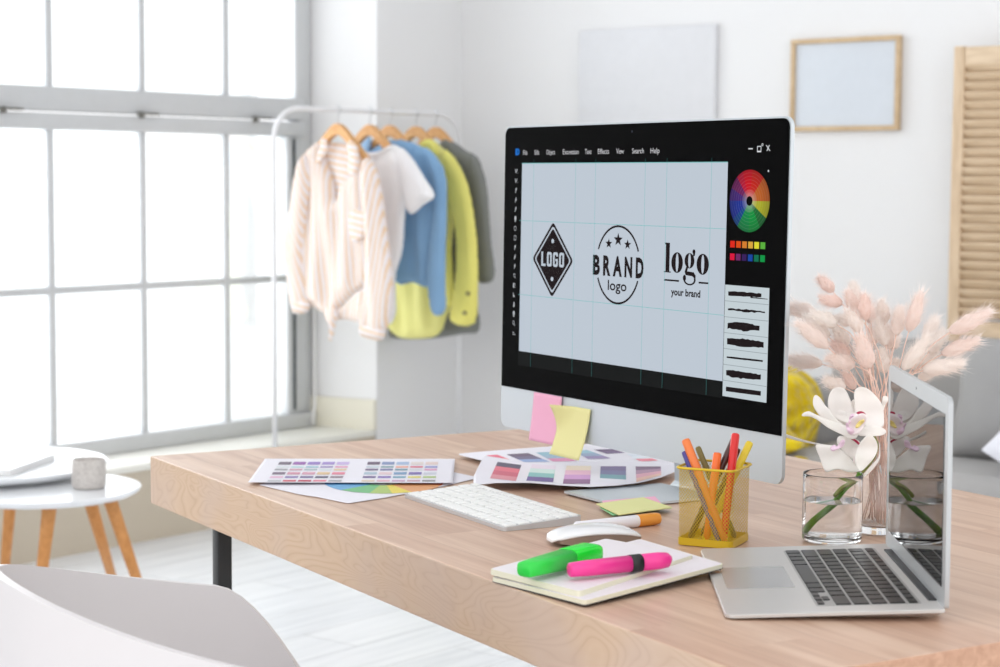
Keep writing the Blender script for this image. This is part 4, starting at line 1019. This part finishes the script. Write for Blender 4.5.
def flower_part(t, nm, pts, mat, depth, tilt=(0, 0), cup=0, thick=.0007, step=1.3, rel=None):
    P = smooth_poly([opx(*p) for p in pts]); cx = sum(p[0] for p in P)/len(P); cy = sum(p[1] for p in P)/len(P)
    b = MB(); inv = t.matrix_world.inverted()
    rr = max(math.hypot(p[0]-cx, p[1]-cy) for p in P)
    ph = random.uniform(0, 6)
    def mf(x, y, off):
        dx, dy = (x-cx)/rr, (y-cy)/rr
        d = OD+depth+tilt[0]*dx+tilt[1]*dy+cup*(dx*dx+dy*dy)+.0012*math.sin(dx*5+ph)+.0012*math.sin(dy*6+ph*2)
        return inv @ at_depth(x, y, d-off)
    pillow(b, P, step, thick, 1.5, mf, rim=.0002)
    return b.build(nm, mat, t)
fc = at_depth(857, 418, OD)
orchid = thing('orchid', 'white orchid sprig with two blooms standing in the glass tumbler', 'flower', M=Matrix.Translation(gc))
def bloom(c):
    b = MB(); b.lathe([(.0001, -.004), (.0035, -.002), (.0042, .002), (.0026, .006), (.0001, .007)], 14); o = b.build('bloom', M_LIP, orchid); o.location = c-gc; bpy.context.view_layer.update(); return o
fl = bloom(fc+FW*.004)
flower_part(fl, 'petal', [(400, 390), (330, 350), (250, 290), (205, 225), (200, 180), (215, 152), (245, 170), (275, 215), (300, 240), (345, 300), (420, 360)], M_PET, .004, (-.006, 0), -.006)
flower_part(fl, 'petal', [(270, 262), (300, 240), (350, 235), (420, 260), (480, 310), (480, 390), (420, 400), (350, 378), (300, 340), (260, 300)], M_PET, .0115, (0, 0), -.002)
flower_part(fl, 'petal', [(385, 340), (400, 260), (440, 180), (475, 200), (490, 270), (480, 340), (440, 370)], M_PET, .010, (0, 0), -.002)
flower_part(fl, 'petal', [(430, 330), (330, 290), (292, 225), (295, 160), (320, 115), (365, 104), (400, 125), (430, 190), (455, 260), (465, 310)], M_PET, .008, (0, .004), -.008)
flower_part(fl, 'petal', [(460, 300), (452, 215), (450, 135), (475, 105), (520, 108), (575, 150), (620, 215), (630, 290), (622, 345), (560, 350), (500, 335)], M_PET, .006, (.004, 0), -.009)
flower_part(fl, 'petal', [(480, 350), (540, 338), (600, 342), (638, 362), (640, 385), (600, 400), (530, 400), (480, 398), (455, 375)], M_PET, -.006, (0, -.006), .005)
flower_part(fl, 'petal', [(440, 420), (360, 385), (290, 350), (230, 305), (180, 282), (135, 280), (140, 262), (175, 250), (215, 268), (290, 300), (400, 340), (470, 390)], M_PET, -.004, (-.004, 0), .003)
flower_part(fl, 'petal', [(612, 240), (618, 190), (625, 160), (650, 160), (655, 185), (640, 210), (625, 250)], M_PET, .010, (0, 0), 0)
flower_part(fl, 'lip', [(400, 330), (425, 300), (460, 275), (500, 262), (525, 280), (515, 330), (490, 370), (455, 395), (420, 390), (402, 365)], M_LIP, -.013, (0, .006), -.006, .0012)
flower_part(fl, 'lip_edge', [(398, 325), (412, 322), (420, 345), (440, 355), (450, 375), (438, 392), (420, 385), (408, 365)], M_LIPP, -.0165, (0, .003), 0, .0006, step=.9)
flower_part(fl, 'lip_edge', [(425, 275), (445, 265), (448, 290), (425, 325), (415, 318)], M_LIPP, -.0155, (0, .003), 0, .0006, step=.9)
flower_part(fl, 'throat', [(462, 262), (480, 250), (505, 253), (522, 272), (505, 285), (490, 275)], M_MAG, -.0175, (0, 0), 0, .0016, step=.8)
flower_part(fl, 'callus', [(455, 345), (470, 320), (500, 295), (512, 310), (495, 330), (470, 352)], M_YC, -.0180, (0, 0), 0, .0016, step=.8)
fc2 = at_depth(857, 462, OD)
fl = bloom(fc2+FW*.004)
flower_part(fl, 'petal', [(478, 610), (455, 560), (460, 500), (485, 440), (530, 395), (560, 398), (588, 440), (590, 490), (565, 540), (520, 590), (500, 608)], M_PET, -.010, (.008, 0), -.006)
flower_part(fl, 'petal', [(480, 612), (420, 620), (350, 602), (290, 618), (265, 600), (240, 530), (215, 460), (255, 452), (340, 465), (410, 520), (460, 575)], M_PET, -.004, (-.004, 0), .004)
flower_part(fl, 'petal', [(380, 490), (345, 440), (360, 400), (430, 410), (480, 430), (480, 470), (455, 540), (420, 530)], M_PET, .004, (0, .004), -.004)
flower_part(fl, 'petal', [(500, 650), (520, 615), (560, 570), (598, 520), (600, 440), (606, 470), (604, 540), (560, 605), (520, 640)], M_PET, -.001, (.003, 0), 0)
flower_part(fl, 'petal', [(345, 462), (250, 447), (150, 425), (60, 396), (20, 380), (-20, 362), (-20, 380), (20, 402), (80, 422), (180, 445), (280, 462), (345, 474)], M_PET, .15, (-.03, 0), .0, .0016)
flower_part(fl, 'lip', [(305, 470), (330, 452), (345, 462), (375, 425), (392, 428), (385, 460), (350, 480), (318, 492)], M_LIPP, -.009, (0, 0), 0, .0010, step=.9)
flower_part(fl, 'throat', [(432, 420), (452, 417), (480, 440), (490, 455), (475, 452), (450, 432)], M_MAG, -.004, (0, 0), 0, .0012, step=.8)
# stems
def curve_pts(px, n=6):
    out = []
    for i in range(len(px)-1):
        p0 = px[max(i-1, 0)]; p1 = px[i]; p2 = px[i+1]; p3 = px[min(i+2, len(px)-1)]
        for s_ in range(n):
            t = s_/n; out.append(tuple(.5*((2*p1[k])+(-p0[k]+p2[k])*t+(2*p0[k]-5*p1[k]+4*p2[k]-p3[k])*t*t+(-p0[k]+3*p1[k]-3*p2[k]+p3[k])*t**3) for k in range(len(p1))))
    out.append(px[-1]); return out
st_ = orchid
def sp_(px): return [at_depth(x, y, OD+d)-gc for x, y, d in curve_pts(px)]
b = MB(); pts = sp_([(810, 535, .010), (820, 519, .008), (832, 505, .004), (846, 488, 0), (856, 480, 0), (860, 473, -.002)]); b.tube(pts, [.0028, .003]+[.0032]*(len(pts)-4)+[.0036, .0038], 12); b.build('main_stem', M_GST, st_)
b = MB(); pts = sp_([(834, 497, -.004), (842, 488, -.005), (853, 482, -.005), (860, 477, -.004)]); b.tube(pts, [.0012]+[.0026]*(len(pts)-2)+[.002], 12); b.build('sheath', M_OLS, st_)
b = MB(); pts = sp_([(861, 474, .002), (868, 466, .006), (875, 455, .008), (877, 444, .008), (872, 432, .006)]); b.tube(pts, .0018, 10); b.build('side_stem', M_OLS, st_)
# ------------------------------------------------------------------ round side tables
M_TLEG = m_softwood('beech_leg', (196, 132, 70), (216, 152, 88), (8, 8, 1.5)); M_TTOP = plain('white_table_top', (238, 240, 243), .22, noise_amt=.01)
def rtable(label, cpx, z, r, legs, legr):
    c = at_z(*cpx, z); t = thing('side_table', label, 'side table', (c.x, c.y, 0), group='nest of round white side tables')
    b = MB(); b.lathe([(.0001, z-.018), (r-.02, z-.018), (r-.004, z-.009), (r, z-.003), (r-.002, z), (.0001, z)], 64); b.build('table_top', M_TTOP, t, sharp=40)
    for (tx, ty, bx, by) in legs:
        b = MB(); b.tube([(tx, ty, z-.018), (bx, by, .001)], [.017, .0105], 16, flat=1); b.build('leg', M_TLEG, t)
    return t, c
def leg_px(c, top, bot, z, depth_top):
    p = at_depth(top[0], top[1], depth_top); q = at_z(*bot, 0); return (p.x-c.x, p.y-c.y, q.x-c.x, q.y-c.y)
c1 = at_z(45, 487, .44)
d1 = (c1-CAM).dot(FW)
l1 = [leg_px(c1, (50, 506), (33, 650), .42, d1-.11), leg_px(c1, (108, 500), (157, 640), .42, d1+.02), leg_px(c1, (86, 500), (122, 612), .42, d1+.13)]
T1, c1 = rtable('lower round white side table with a mug on it and orange wooden legs', (45, 487), .44, .226, l1, .15)
c2 = at_z(-8, 462, .47); d2 = (c2-CAM).dot(FW)
l2 = [leg_px(c2, (14, 500), (1, 617), .5, d2+.10), (-.16, -.08, -.22, -.12), (-.2, .12, -.26, .16)]
c2b = c2
T2, c2 = rtable('higher round white side table holding a closed laptop, behind the lower one', (-8, 462), .47, .282, l2, .15)
T2_legs = [o for o in T2.children]
mg = at_z(89, 488, .44); g = G('speckled_stoneware'); v = g.coord()
nz = g.n('ShaderNodeTexNoise', {'Vector': v, 'Scale': 260, 'Detail': 2}).outputs[0]; vz = g.n('ShaderNodeTexVoronoi', {'Vector': v, 'Scale': 190}).outputs[0]
cc = g.mix(g.math('LESS_THAN', vz, .28), g.ramp(nz, [(.3, (190, 184, 180)), (.7, (214, 209, 204))]), lin((160, 152, 148)))
M_STONE = g.done(g.bsdf({'Base Color': cc, 'Roughness': .8, 'Normal': g.bump(nz, .3, .002)}))
b = MB(); mr, mh = .0395, .070
b.lathe([(.0001, .001), (mr-.004, .001), (mr, .006), (mr+.001, .04), (mr, mh-.002), (mr-.002, mh), (mr-.004, mh-.002), (mr-.005, .012), (.0001, .010)], 40)
tag(b.build('mug', M_STONE, M=Matrix.Translation((mg.x, mg.y, .44))), 'speckled grey stoneware cup standing on the lower white table', 'cup')
# closed laptop on the higher table
lc = at_z(8, 461.5, .47)
q = [at_z(x, y, .47) for x, y in ((-30, 484), (10, 476), (66, 456), (20, 448))]
b = MB(); ang = math.atan2((q[2]-q[1]).y, (q[2]-q[1]).x); q1 = q[1]
cl_ = thing('closed_laptop', 'closed white laptop lying on the higher round side table', 'laptop', (q1.x, q1.y, .47), ang)
b.prism(rrect(0, 0, .27, .19, .012, 5), .0008, .008); b.build('base', M_WHITE, cl_); b = MB(); b.prism(rrect(.0005, .0005, .2695, .1895, .012, 5), .0088, .015); b.build('lid', M_WHITE, cl_)
b = MB(); b.box((.135, .186, .0085), (.2, .006, .006), 0, .001); b.build('hinge', M_FRAME, cl_)
# ------------------------------------------------------------------ white tub chair
M_CHAIR = plain('chair_shell_plastic', (214, 210, 211), .42, noise_amt=.008)
hd = .3876
chx = Vector((math.cos(hd), -math.sin(hd), 0)); chy = Vector((math.sin(hd), math.cos(hd), 0))
cpos = Vector((-1.4352, 1.3345, 0))
ch = thing('chair', 'white moulded tub chair drawn up to the front of the desk', 'chair', cpos, -hd)
SEAT = .445
def plan(a, k=1.0):
    """a: 0 at the front middle, going round counter-clockwise; superellipse"""
    sx, sy = math.sin(a), math.cos(a)
    return .2449*math.copysign(abs(sx)**.926, sx)*k, .2262*sy*k
def rimh(a):
    t = abs((a+PI) % (2*PI)-PI)/PI          # 0 front, 1 back
    def sm(x, e0, e1): x = max(0, min(1, (x-e0)/(e1-e0))); return x*x*(3-2*x)
    return .4914+.2092*sm(t, .1012, .3964)+.0861*sm(t, .315, 1)
def shell(a, c):
    th = 2*PI*a; h = rimh(th)
    if c < .45:
        k = c/.45; x, y = plan(th, .78*k); return (x, y, SEAT-.03+.03*k**4+.0)
    k = (c-.45)/.55; s_ = .78+.22*math.sin(k*PI/2)**1.1; x, y = plan(th, s_)
    return (x, y, SEAT+(h-SEAT)*(k**1.35))
b = MB(); b.grid(lambda a, c: shell(-a, c), 96, 26, 0, True, -.0085); b.build('shell', M_CHAIR, ch, sharp=60)
for sx in (-1, 1):
    for sy in (-1, 1):
        b = MB(); b.tube([(sx*.13, sy*.12, SEAT-.05), (sx*.22, sy*.21, .001)], [.017, .010], 14); b.build('leg', M_TLEG, ch)
b = MB(); b.box((0, 0, SEAT-.047), (.30, .28, .02), 0, .004); b.build('seat_support', M_BLACK, ch)
# ------------------------------------------------------------------ clothes rack
RA, RB = Vector((-4.50, 4.40, 0)), Vector((-4.46, 5.30, 0)); RZ = 1.405
rack = thing('clothes_rack', 'white tubular metal clothes rack standing by the window', 'clothes rack', (RA.x, RA.y, 0), math.atan2((RB-RA).y, (RB-RA).x))
RL = (RB-RA).length; rr = .0085; M_RACK = plain('rack_white_metal', (232, 232, 234), .3)
pts = [(0, 0, .035), (0, 0, RZ-.12)]
for k in range(1, 9): a = PI-k*PI/16; pts.append((.11+.11*math.cos(a), 0, RZ-.11+.11*math.sin(a)))
for k in range(0, 9): a = PI/2-k*PI/16; pts.append((RL-.11+.11*math.cos(a), 0, RZ-.11+.11*math.sin(a)))
pts += [(RL, 0, RZ-.12), (RL, 0, .035)]
b = MB(); b.tube(pts, rr, 14); b.build('frame', M_RACK, rack)
for x in (0, RL):
    b = MB(); b.tube([(x, -.14, .02), (x, .20, .02)], .0125, 12); b.build('foot', M_RACK, rack)
b = MB(); b.tube([(0, 0, .16), (RL, 0, .16)], .009, 12); b.build('lower_rail', M_RACK, rack)
# ------------------------------------------------------------------ hangers and garments
M_HANG = m_softwood('hanger_wood', (206, 150, 92), (226, 176, 118), (5, 5, 5)); M_HOOK = plain('hook_metal', (196, 198, 200), .3, .8)
def bar_pt(t): return Vector((RA.x+(RB.x-RA.x)*t, RA.y+(RB.y-RA.y)*t, RZ))
def garment_frame(t, g_deg):
    o = bar_pt(t); g_ = R(g_deg); X = Vector((math.cos(g_), math.sin(g_), 0)); Z = Vector((0, 0, 1)); Y = Z.cross(X)
    return o, X, Y, frame(o, X, Y, Z)
def hanger(t, g_deg, label, drop=.044, width=.30):
    o, X, Y, M = garment_frame(t, g_deg); h = thing('clothes_hanger', label, 'hanger', M=M, group='wooden hangers on the rack')
    b = MB(); pts = [(rr*1.5*math.sin(a)-0, 0, rr*1.5*math.cos(a)) for a in [R(q) for q in range(-110, 175, 15)]]
    pts = [(p[0], 0, p[2]) for p in pts]+[(0, 0, -rr*1.5-.012), (0, 0, -drop)]
    b.tube(pts, .0018, 8); b.build('hook', M_HOOK, h)
    b = MB(); up = []; dn = []
    for k in range(25):
        u = -1+2*k/24; z = -drop-.002-.135*(math.sqrt(u*u+.03)-.173); up.append((u*width/2, z)); dn.append((u*width/2*.985, z-.036+.012*abs(u)))
    b.prism([(p[0], -p[1]) for p in up+dn[::-1]], -.011, .011, M=Matrix(((1, 0, 0, 0), (0, 0, 1, 0), (0, -1, 0, 0), (0, 0, 0, 1)))); b.build('shoulders', M_HANG, h, sharp=35)
    return M
def garment(name, label, cat, t, g_deg, parts, group='clothes hanging on the rack'):
    o, X, Y, M = garment_frame(t, g_deg); inv = M.inverted(); root = thing(name, label, cat, M=M, group=group)
    def loc(x, y, dy=0):
        p = inv @ at_plane(x, y, o+Y*dy, Y); return (p.x, p.z)
    for pn, pts, mat, thick, dy, fold in parts:
        P = smooth_poly([loc(x, y, dy) for x, y in pts], 3)
        b = MB(); fa, ff, fs = fold
        def rel(x, z, k): return 1.5*(fa*math.sin(x*ff+2*math.sin(z*5+fs)+fs)+fa*.6*math.sin(x*ff*1.9+z*7+fs*2))*k
        pillow(b, P, .012, thick, .05 if thick > .012 else .02, lambda x, z, off: (x, dy-off, z), relief=rel, rim=.0012)
        b.build(pn, mat, root)
    return root
def m_stripe(name, base, stripe, period, rot):
    g = G(name); v = g.coord(rot=(0, R(rot), 0)); sx = g.n('ShaderNodeSeparateXYZ', {'Vector': v}).outputs[0]
    wob = g.n('ShaderNodeTexNoise', {'Vector': g.coord(), 'Scale': 4}).outputs[0]
    s_ = g.math('FRACT', g.math('ADD', g.math('DIVIDE', sx, period), g.math('MULTIPLY', wob, .9)))
    c = g.mix(g.math('LESS_THAN', s_, .40), lin(base), lin(stripe))
    t = g.n('ShaderNodeBsdfTranslucent', {'Color': c}); p = g.bsdf({'Base Color': c, 'Roughness': .9, 'Specular IOR Level': .1})
    return g.done(g.n('ShaderNodeMixShader', {0: .3, 1: p, 2: t}))
SB, SO = (250, 245, 247), (246, 220, 192)
M_ST0 = m_stripe('striped_cotton', SB, SO, .019, 3); M_ST1 = m_stripe('striped_cotton_sleeve', SB, SO, .018, 22); M_ST2 = m_stripe('striped_cotton_sleeve_hanging', SB, SO, .018, -8); M_ST3 = m_stripe('striped_cotton_collar', SB, SO, .022, 80)
M_TEE = fabric('white_jersey', (254, 251, 255), trans=.08); M_DEN = fabric('light_blue_denim', (140, 180, 218), 700, trans=.1); M_DEN2 = fabric('pale_denim', (160, 192, 224), 700)
M_LIM = fabric('lime_linen', (248, 240, 138), 600, trans=.2); M_LIM2 = fabric('lime_linen_pale', (242, 238, 156), 600, trans=.2); M_GRY = fabric('grey_green_wool', (128, 130, 128), 500); M_BTN = plain('button', (150, 140, 90), .4)
def cp(x, y): return (260+x/2.472, 80+y/2.472)
def CP(*a): return [cp(*p) for p in a]
GA = -6
ts = {338: .3226, 370: .4914, 390: .60, 416: .745, 436: .859}
hanger(ts[338], GA, 'wooden hanger inside the striped shirt, nearest the window'); hanger(ts[370], GA, 'wooden hanger of the white t-shirt'); hanger(ts[390], GA, 'wooden hanger of the blue denim jacket'); hanger(ts[416], GA, 'wooden hanger of the lime shirt'); hanger(ts[436], GA, 'wooden hanger of the grey shirt, furthest from the window')
fo = lambda a, f_, s_: (a, f_, s_)
garment('shirt', 'cream and orange striped shirt knotted at the hem, nearest the window', 'shirt', ts[338], GA, [
    ('back_panel', CP((160, 160), (230, 160), (255, 200), (245, 300), (150, 300), (145, 210)), M_ST3, .004, .012, fo(.002, 30, 1)),
    ('body', CP((150, 150), (108, 185), (95, 230), (100, 330), (105, 470), (112, 540), (140, 565), (168, 580), (180, 588), (200, 560), (240, 520), (262, 500), (275, 420), (290, 300), (285, 220), (262, 190), (225, 162), (238, 215), (222, 240), (205, 250), (188, 300), (182, 250), (165, 205), (158, 175)), M_ST0, .022, 0, fo(.006, 42, 0)),
    ('sleeve', CP((112, 185), (95, 205), (84, 260), (75, 320), (62, 380), (60, 430), (72, 500), (84, 572), (118, 568), (112, 500), (104, 440), (108, 380), (118, 300), (125, 230)), M_ST1, .022, -.02, fo(.004, 50, 2)),
    ('cuff', CP((82, 548), (84, 577), (120, 571), (117, 545)), M_ST3, .018, -.030, fo(.001, 50, 2)),
    ('sleeve', CP((262, 192), (285, 215), (300, 280), (310, 360), (322, 450), (326, 540), (305, 632), (252, 620), (256, 540), (262, 450), (262, 380), (255, 300), (250, 230)), M_ST2, .024, -.022, fo(.005, 45, 3)),
    ('cuff', CP((253, 604), (250, 632), (300, 643), (306, 616)), M_ST3, .019, -.034, fo(.001, 50, 2)),
    ('hem', CP((170, 585), (205, 560), (250, 520), (262, 530), (256, 595), (215, 592), (185, 592)), M_ST2, .008, -.012, fo(.003, 60, 1)),
    ('knot', CP((162, 568), (180, 562), (192, 578), (186, 600), (178, 640), (172, 640), (172, 605), (163, 590)), M_ST1, .012, -.034, fo(.001, 60, 1)),
    ('collar', CP((152, 146), (148, 165), (140, 205), (158, 190), (168, 170), (165, 150)), M_ST3, .007, -.026, fo(0, 1, 0)),
    ('collar', CP((222, 150), (240, 165), (246, 205), (234, 238), (218, 225), (222, 190), (215, 165)), M_ST3, .007, -.026, fo(0, 1, 0)),
    ('pocket', CP((222, 330), (256, 322), (258, 380), (228, 400)), M_ST3, .003, -.030, fo(0, 1, 0))])
garment('t_shirt', 'plain white short-sleeved t-shirt between the striped shirt and denim', 't-shirt', ts[370], GA, [
    ('body', CP((215, 190), (250, 180), (285, 186), (325, 160), (352, 172), (372, 200), (368, 280), (356, 330), (350, 420), (332, 490), (326, 600), (240, 600), (225, 400), (205, 250)), M_TEE, .024, 0, fo(.005, 40, 1)),
    ('sleeve', CP((345, 168), (375, 192), (405, 240), (431, 285), (402, 310), (374, 332), (360, 305), (350, 240)), M_TEE, .020, -.018, fo(.003, 45, 1)),
    ('neckband', CP((262, 186), (290, 190), (322, 170), (325, 160), (290, 178), (258, 178)), M_TEE, .006, -.022, fo(0, 1, 0))])
garment('denim_jacket', 'light blue denim shirt jacket with long sleeve hanging on the rack', 'jacket', ts[390], GA, [
    ('body', CP((235, 150), (262, 172), (320, 150), (352, 148), (400, 165), (440, 200), (440, 300), (432, 420), (418, 508), (378, 500), (337, 500), (345, 400), (340, 300), (260, 300), (240, 220)), M_DEN, .024, 0, fo(.005, 36, 2)),
    ('sleeve', CP((405, 168), (432, 185), (456, 230), (460, 300), (457, 420), (456, 500), (456, 572), (430, 580), (420, 545), (414, 480), (425, 380), (432, 300), (425, 230)), M_DEN, .022, -.02, fo(.004, 45, 1)),
    ('collar', CP((236, 152), (272, 138), (270, 180), (248, 172)), M_DEN2, .007, -.022, fo(0, 1, 0)),
    ('collar', CP((330, 152), (352, 148), (376, 168), (372, 208), (352, 190), (338, 170)), M_DEN, .008, -.026, fo(0, 1, 0))])
garment('shirt', 'lime yellow long-sleeved shirt between the denim and the grey shirt', 'shirt', ts[416], GA, [
    ('body', CP((380, 165), (405, 158), (430, 150), (465, 185), (490, 220), (480, 320), (470, 430), (472, 540), (458, 590), (440, 630), (390, 640), (340, 634), (318, 602), (330, 560), (340, 480), (360, 300), (370, 200)), M_LIM2, .024, 0, fo(.006, 34, 1)),
    ('sleeve', CP((455, 172), (482, 195), (502, 235), (516, 275), (528, 345), (536, 420), (536, 520), (529, 602), (474, 598), (478, 540), (486, 470), (486, 380), (470, 290), (460, 230)), M_LIM, .024, -.02, fo(.004, 45, 1)),
    ('collar', CP((396, 158), (412, 146), (432, 152), (440, 172), (436, 196), (420, 180), (402, 172)), M_LIM, .008, -.026, fo(0, 1, 0)),
    ('placket', CP((452, 430), (470, 400), (478, 540), (470, 560), (456, 552)), M_LIM, .006, -.022, fo(.001, 50, 0)),
    ('button', CP((510, 524), (518, 524), (518, 532), (510, 532)), M_BTN, .003, -.046, fo(0, 1, 0)),
    ('button', CP((502, 572), (510, 572), (510, 580), (502, 580)), M_BTN, .003, -.046, fo(0, 1, 0))])
garment('shirt', 'dark grey long-sleeved shirt, last on the rack beside the room corner', 'shirt', ts[436], GA, [
    ('body', CP((440, 160), (470, 150), (510, 175), (545, 205), (548, 320), (535, 430), (535, 540), (542, 618), (500, 628), (420, 640), (330, 638), (320, 612), (360, 480), (400, 300), (420, 200)), M_GRY, .022, 0, fo(.005, 34, 1)),
    ('sleeve', CP((520, 180), (545, 210), (560, 268), (566, 340), (570, 400), (578, 455), (575, 496), (538, 496), (535, 420), (528, 330), (520, 250)), M_GRY, .022, -.018, fo(.003, 45, 1)),
    ('collar', CP((448, 152), (462, 148), (480, 165), (482, 195), (466, 178), (452, 170)), M_GRY, .008, -.022, fo(0, 1, 0))])
# ------------------------------------------------------------------ sofa, cushions, blanket
M_SOFA = fabric('grey_sofa_fabric', (170, 168, 167), 500, weave=.4); M_SOFAD = fabric('grey_cushion_fabric', (164, 163, 163), 500, weave=.4); M_CW = fabric('white_cushion_fabric', (228, 228, 236), 500)
sofa = thing('sofa', 'grey fabric sofa against the back wall behind the desk', 'sofa', (-2.02, 5.10, 0))
def sbox(nm, c, d, bev=.05, mat=None):
    b = MB(); b.box(c, d, 0, bev, seg=5); return b.build(nm, mat or M_SOFA, sofa)
sbox('base', (0, -.02, .20), (1.9, .80, .20), .03); sbox('seat_cushion', (.03, -.06, .325), (1.62, .72, .14), .045)
SBZ = at_plane(880, 340, Vector((0, 5.33, 0)), Vector((0, 1, 0))).z
sbox('backrest', (0, .31, (SBZ+.28)/2), (1.86, .22, SBZ-.28), .07)
sbox('armrest', (-.90, -.06, .35), (.16, .80, .42), .06); sbox('armrest', (.93, -.06, .35), (.16, .80, .42), .06)
for x in (-.85, .85):
    for y in (-.34, .30):
        b = MB(); b.tube([(x, y, .105), (x, y, .001)], [.022, .016], 12); b.build('leg', M_TLEG, sofa)
def cushion(name, label, c, w, h, th, rot, mat, group=None):
    b = MB(); n = 26; 
    def top(sg):
        def fn(a, cc):
            u, v = 2*a-1, 2*cc-1; e = (max(0, 1-u**4))*(max(0, 1-v**4)); p = 1-.07*(u*u*(1-abs(v)**3)+0); q_ = 1-.07*(v*v*(1-abs(u)**3))
            return (u*w/2*(1-.06*(1-abs(v))**1*abs(u)), sg*th/2*e**.5+.002*math.sin(u*9+v*5)*e, v*h/2*(1-.06*(1-abs(u))*abs(v)))
        return fn
    b.grid(top(-1), n, n); b.grid(lambda a, cc: top(1)(1-a, cc), n, n)
    o = b.build(name, mat, M=Matrix.Translation(c) @ rot); tag(o, label, 'cushion', group); return o
RX = lambda a: Matrix.Rotation(R(a), 4, 'X'); RZm = lambda a: Matrix.Rotation(R(a), 4, 'Z'); RYm = lambda a: Matrix.Rotation(R(a), 4, 'Y')
cushion('cushion', 'large grey back cushion leaning on the sofa in front of the screen', (-2.11, 5.05, .565), .54, .35, .16, RZm(4) @ RX(-14), M_SOFAD)
cushion('cushion', 'white cushion lying against the big grey cushion on the sofa', (-1.95, 4.80, .49), .32, .30, .12, RZm(12) @ RX(-30) @ RYm(34), M_CW)
# yellow chunky knit blanket thrown over the left arm of the sofa
g = G('yellow_knit'); v = g.coord(rot=(0, R(20), R(15)))
wv = g.n('ShaderNodeTexWave', {'Vector': v, 'Scale': 9, 'Distortion': 1.2, 'Detail': 1}, wave_type='BANDS').outputs[1]
vo = g.n('ShaderNodeTexVoronoi', {'Vector': v, 'Scale': 34}).outputs[0]
hgt = g.math('ADD', g.math('MULTIPLY', wv, .6), g.math('MULTIPLY', vo, -.8))
M_KNIT = g.done(g.bsdf({'Base Color': g.mix(wv, lin((208, 176, 10)), lin((244, 216, 36))), 'Roughness': .9, 'Specular IOR Level': .1, 'Sheen Weight': .3, 'Normal': g.bump(hgt, .9, .02)}))
bo = at_plane(800, 420, Vector((0, 4.90, 0)), Vector((0, 1, 0)))
bl = thing('blanket', 'bright yellow chunky knitted blanket thrown over the sofa arm', 'blanket', (bo.x, 4.90, 0))
def bpoly(pts):
    out = []
    for x, y in pts:
        p = at_plane(x, y, Vector((0, 4.90, 0)), Vector((0, 1, 0))); out.append((p.x-bo.x, p.z))
    return smooth_poly(out, 4)
def cables(x, z, k): return (.022*math.sin(x*42+z*26)+.012*math.sin(z*75-x*20))*k
b = MB(); pillow(b, bpoly([(720, 470), (716, 400), (740, 368), (770, 362), (788, 368), (799, 377), (807, 391), (811, 408), (806, 432), (800, 455), (790, 475)]), .014, .20, .12, lambda x, z, off: (x, -off, z), relief=cables)
b.build('drape', M_KNIT, bl)
b = MB(); pillow(b, bpoly([(765, 420), (790, 404), (808, 410), (820, 424), (832, 432), (836, 440), (822, 446), (800, 440), (785, 452), (768, 450)]), .012, .10, .07, lambda x, z, off: (x, -.20-off, z), relief=cables)
b.build('fold', M_KNIT, bl)
b = MB(); pillow(b, bpoly([(770, 452), (795, 446), (815, 452), (838, 448), (846, 458), (838, 472), (800, 480), (768, 474)]), .012, .09, .06, lambda x, z, off: (x, -.22-off, z), relief=cables)
b.build('fold', M_KNIT, bl)
random.seed(11)
# ------------------------------------------------------------------ daylight
wd = bpy.data.worlds.new('daylight'); S.world = wd; wd.use_nodes = True
nt = wd.node_tree; bg = nt.nodes['Background']; bg.inputs[0].default_value = (1, 1, 1, 1); bg.inputs[1].default_value = 1.6
# the bright overcast sky outside the window
ad = bpy.data.lights.new('window_daylight', 'AREA'); ad.shape = 'RECTANGLE'; ad.size = 3.4; ad.size_y = 2.5; ad.energy = 108; ad.color = (.97, .985, 1)
ao = bpy.data.objects.new('window_daylight', ad); C.objects.link(ao); ao.location = (XG-.75, 3.5, 1.6); ao.rotation_euler = (0, R(-90), 0)
S.view_settings.view_transform = 'Standard'; S.view_settings.look = 'None'; S.view_settings.gamma = 1; S.view_settings.use_curve_mapping = False
S.view_settings.exposure = 0.0
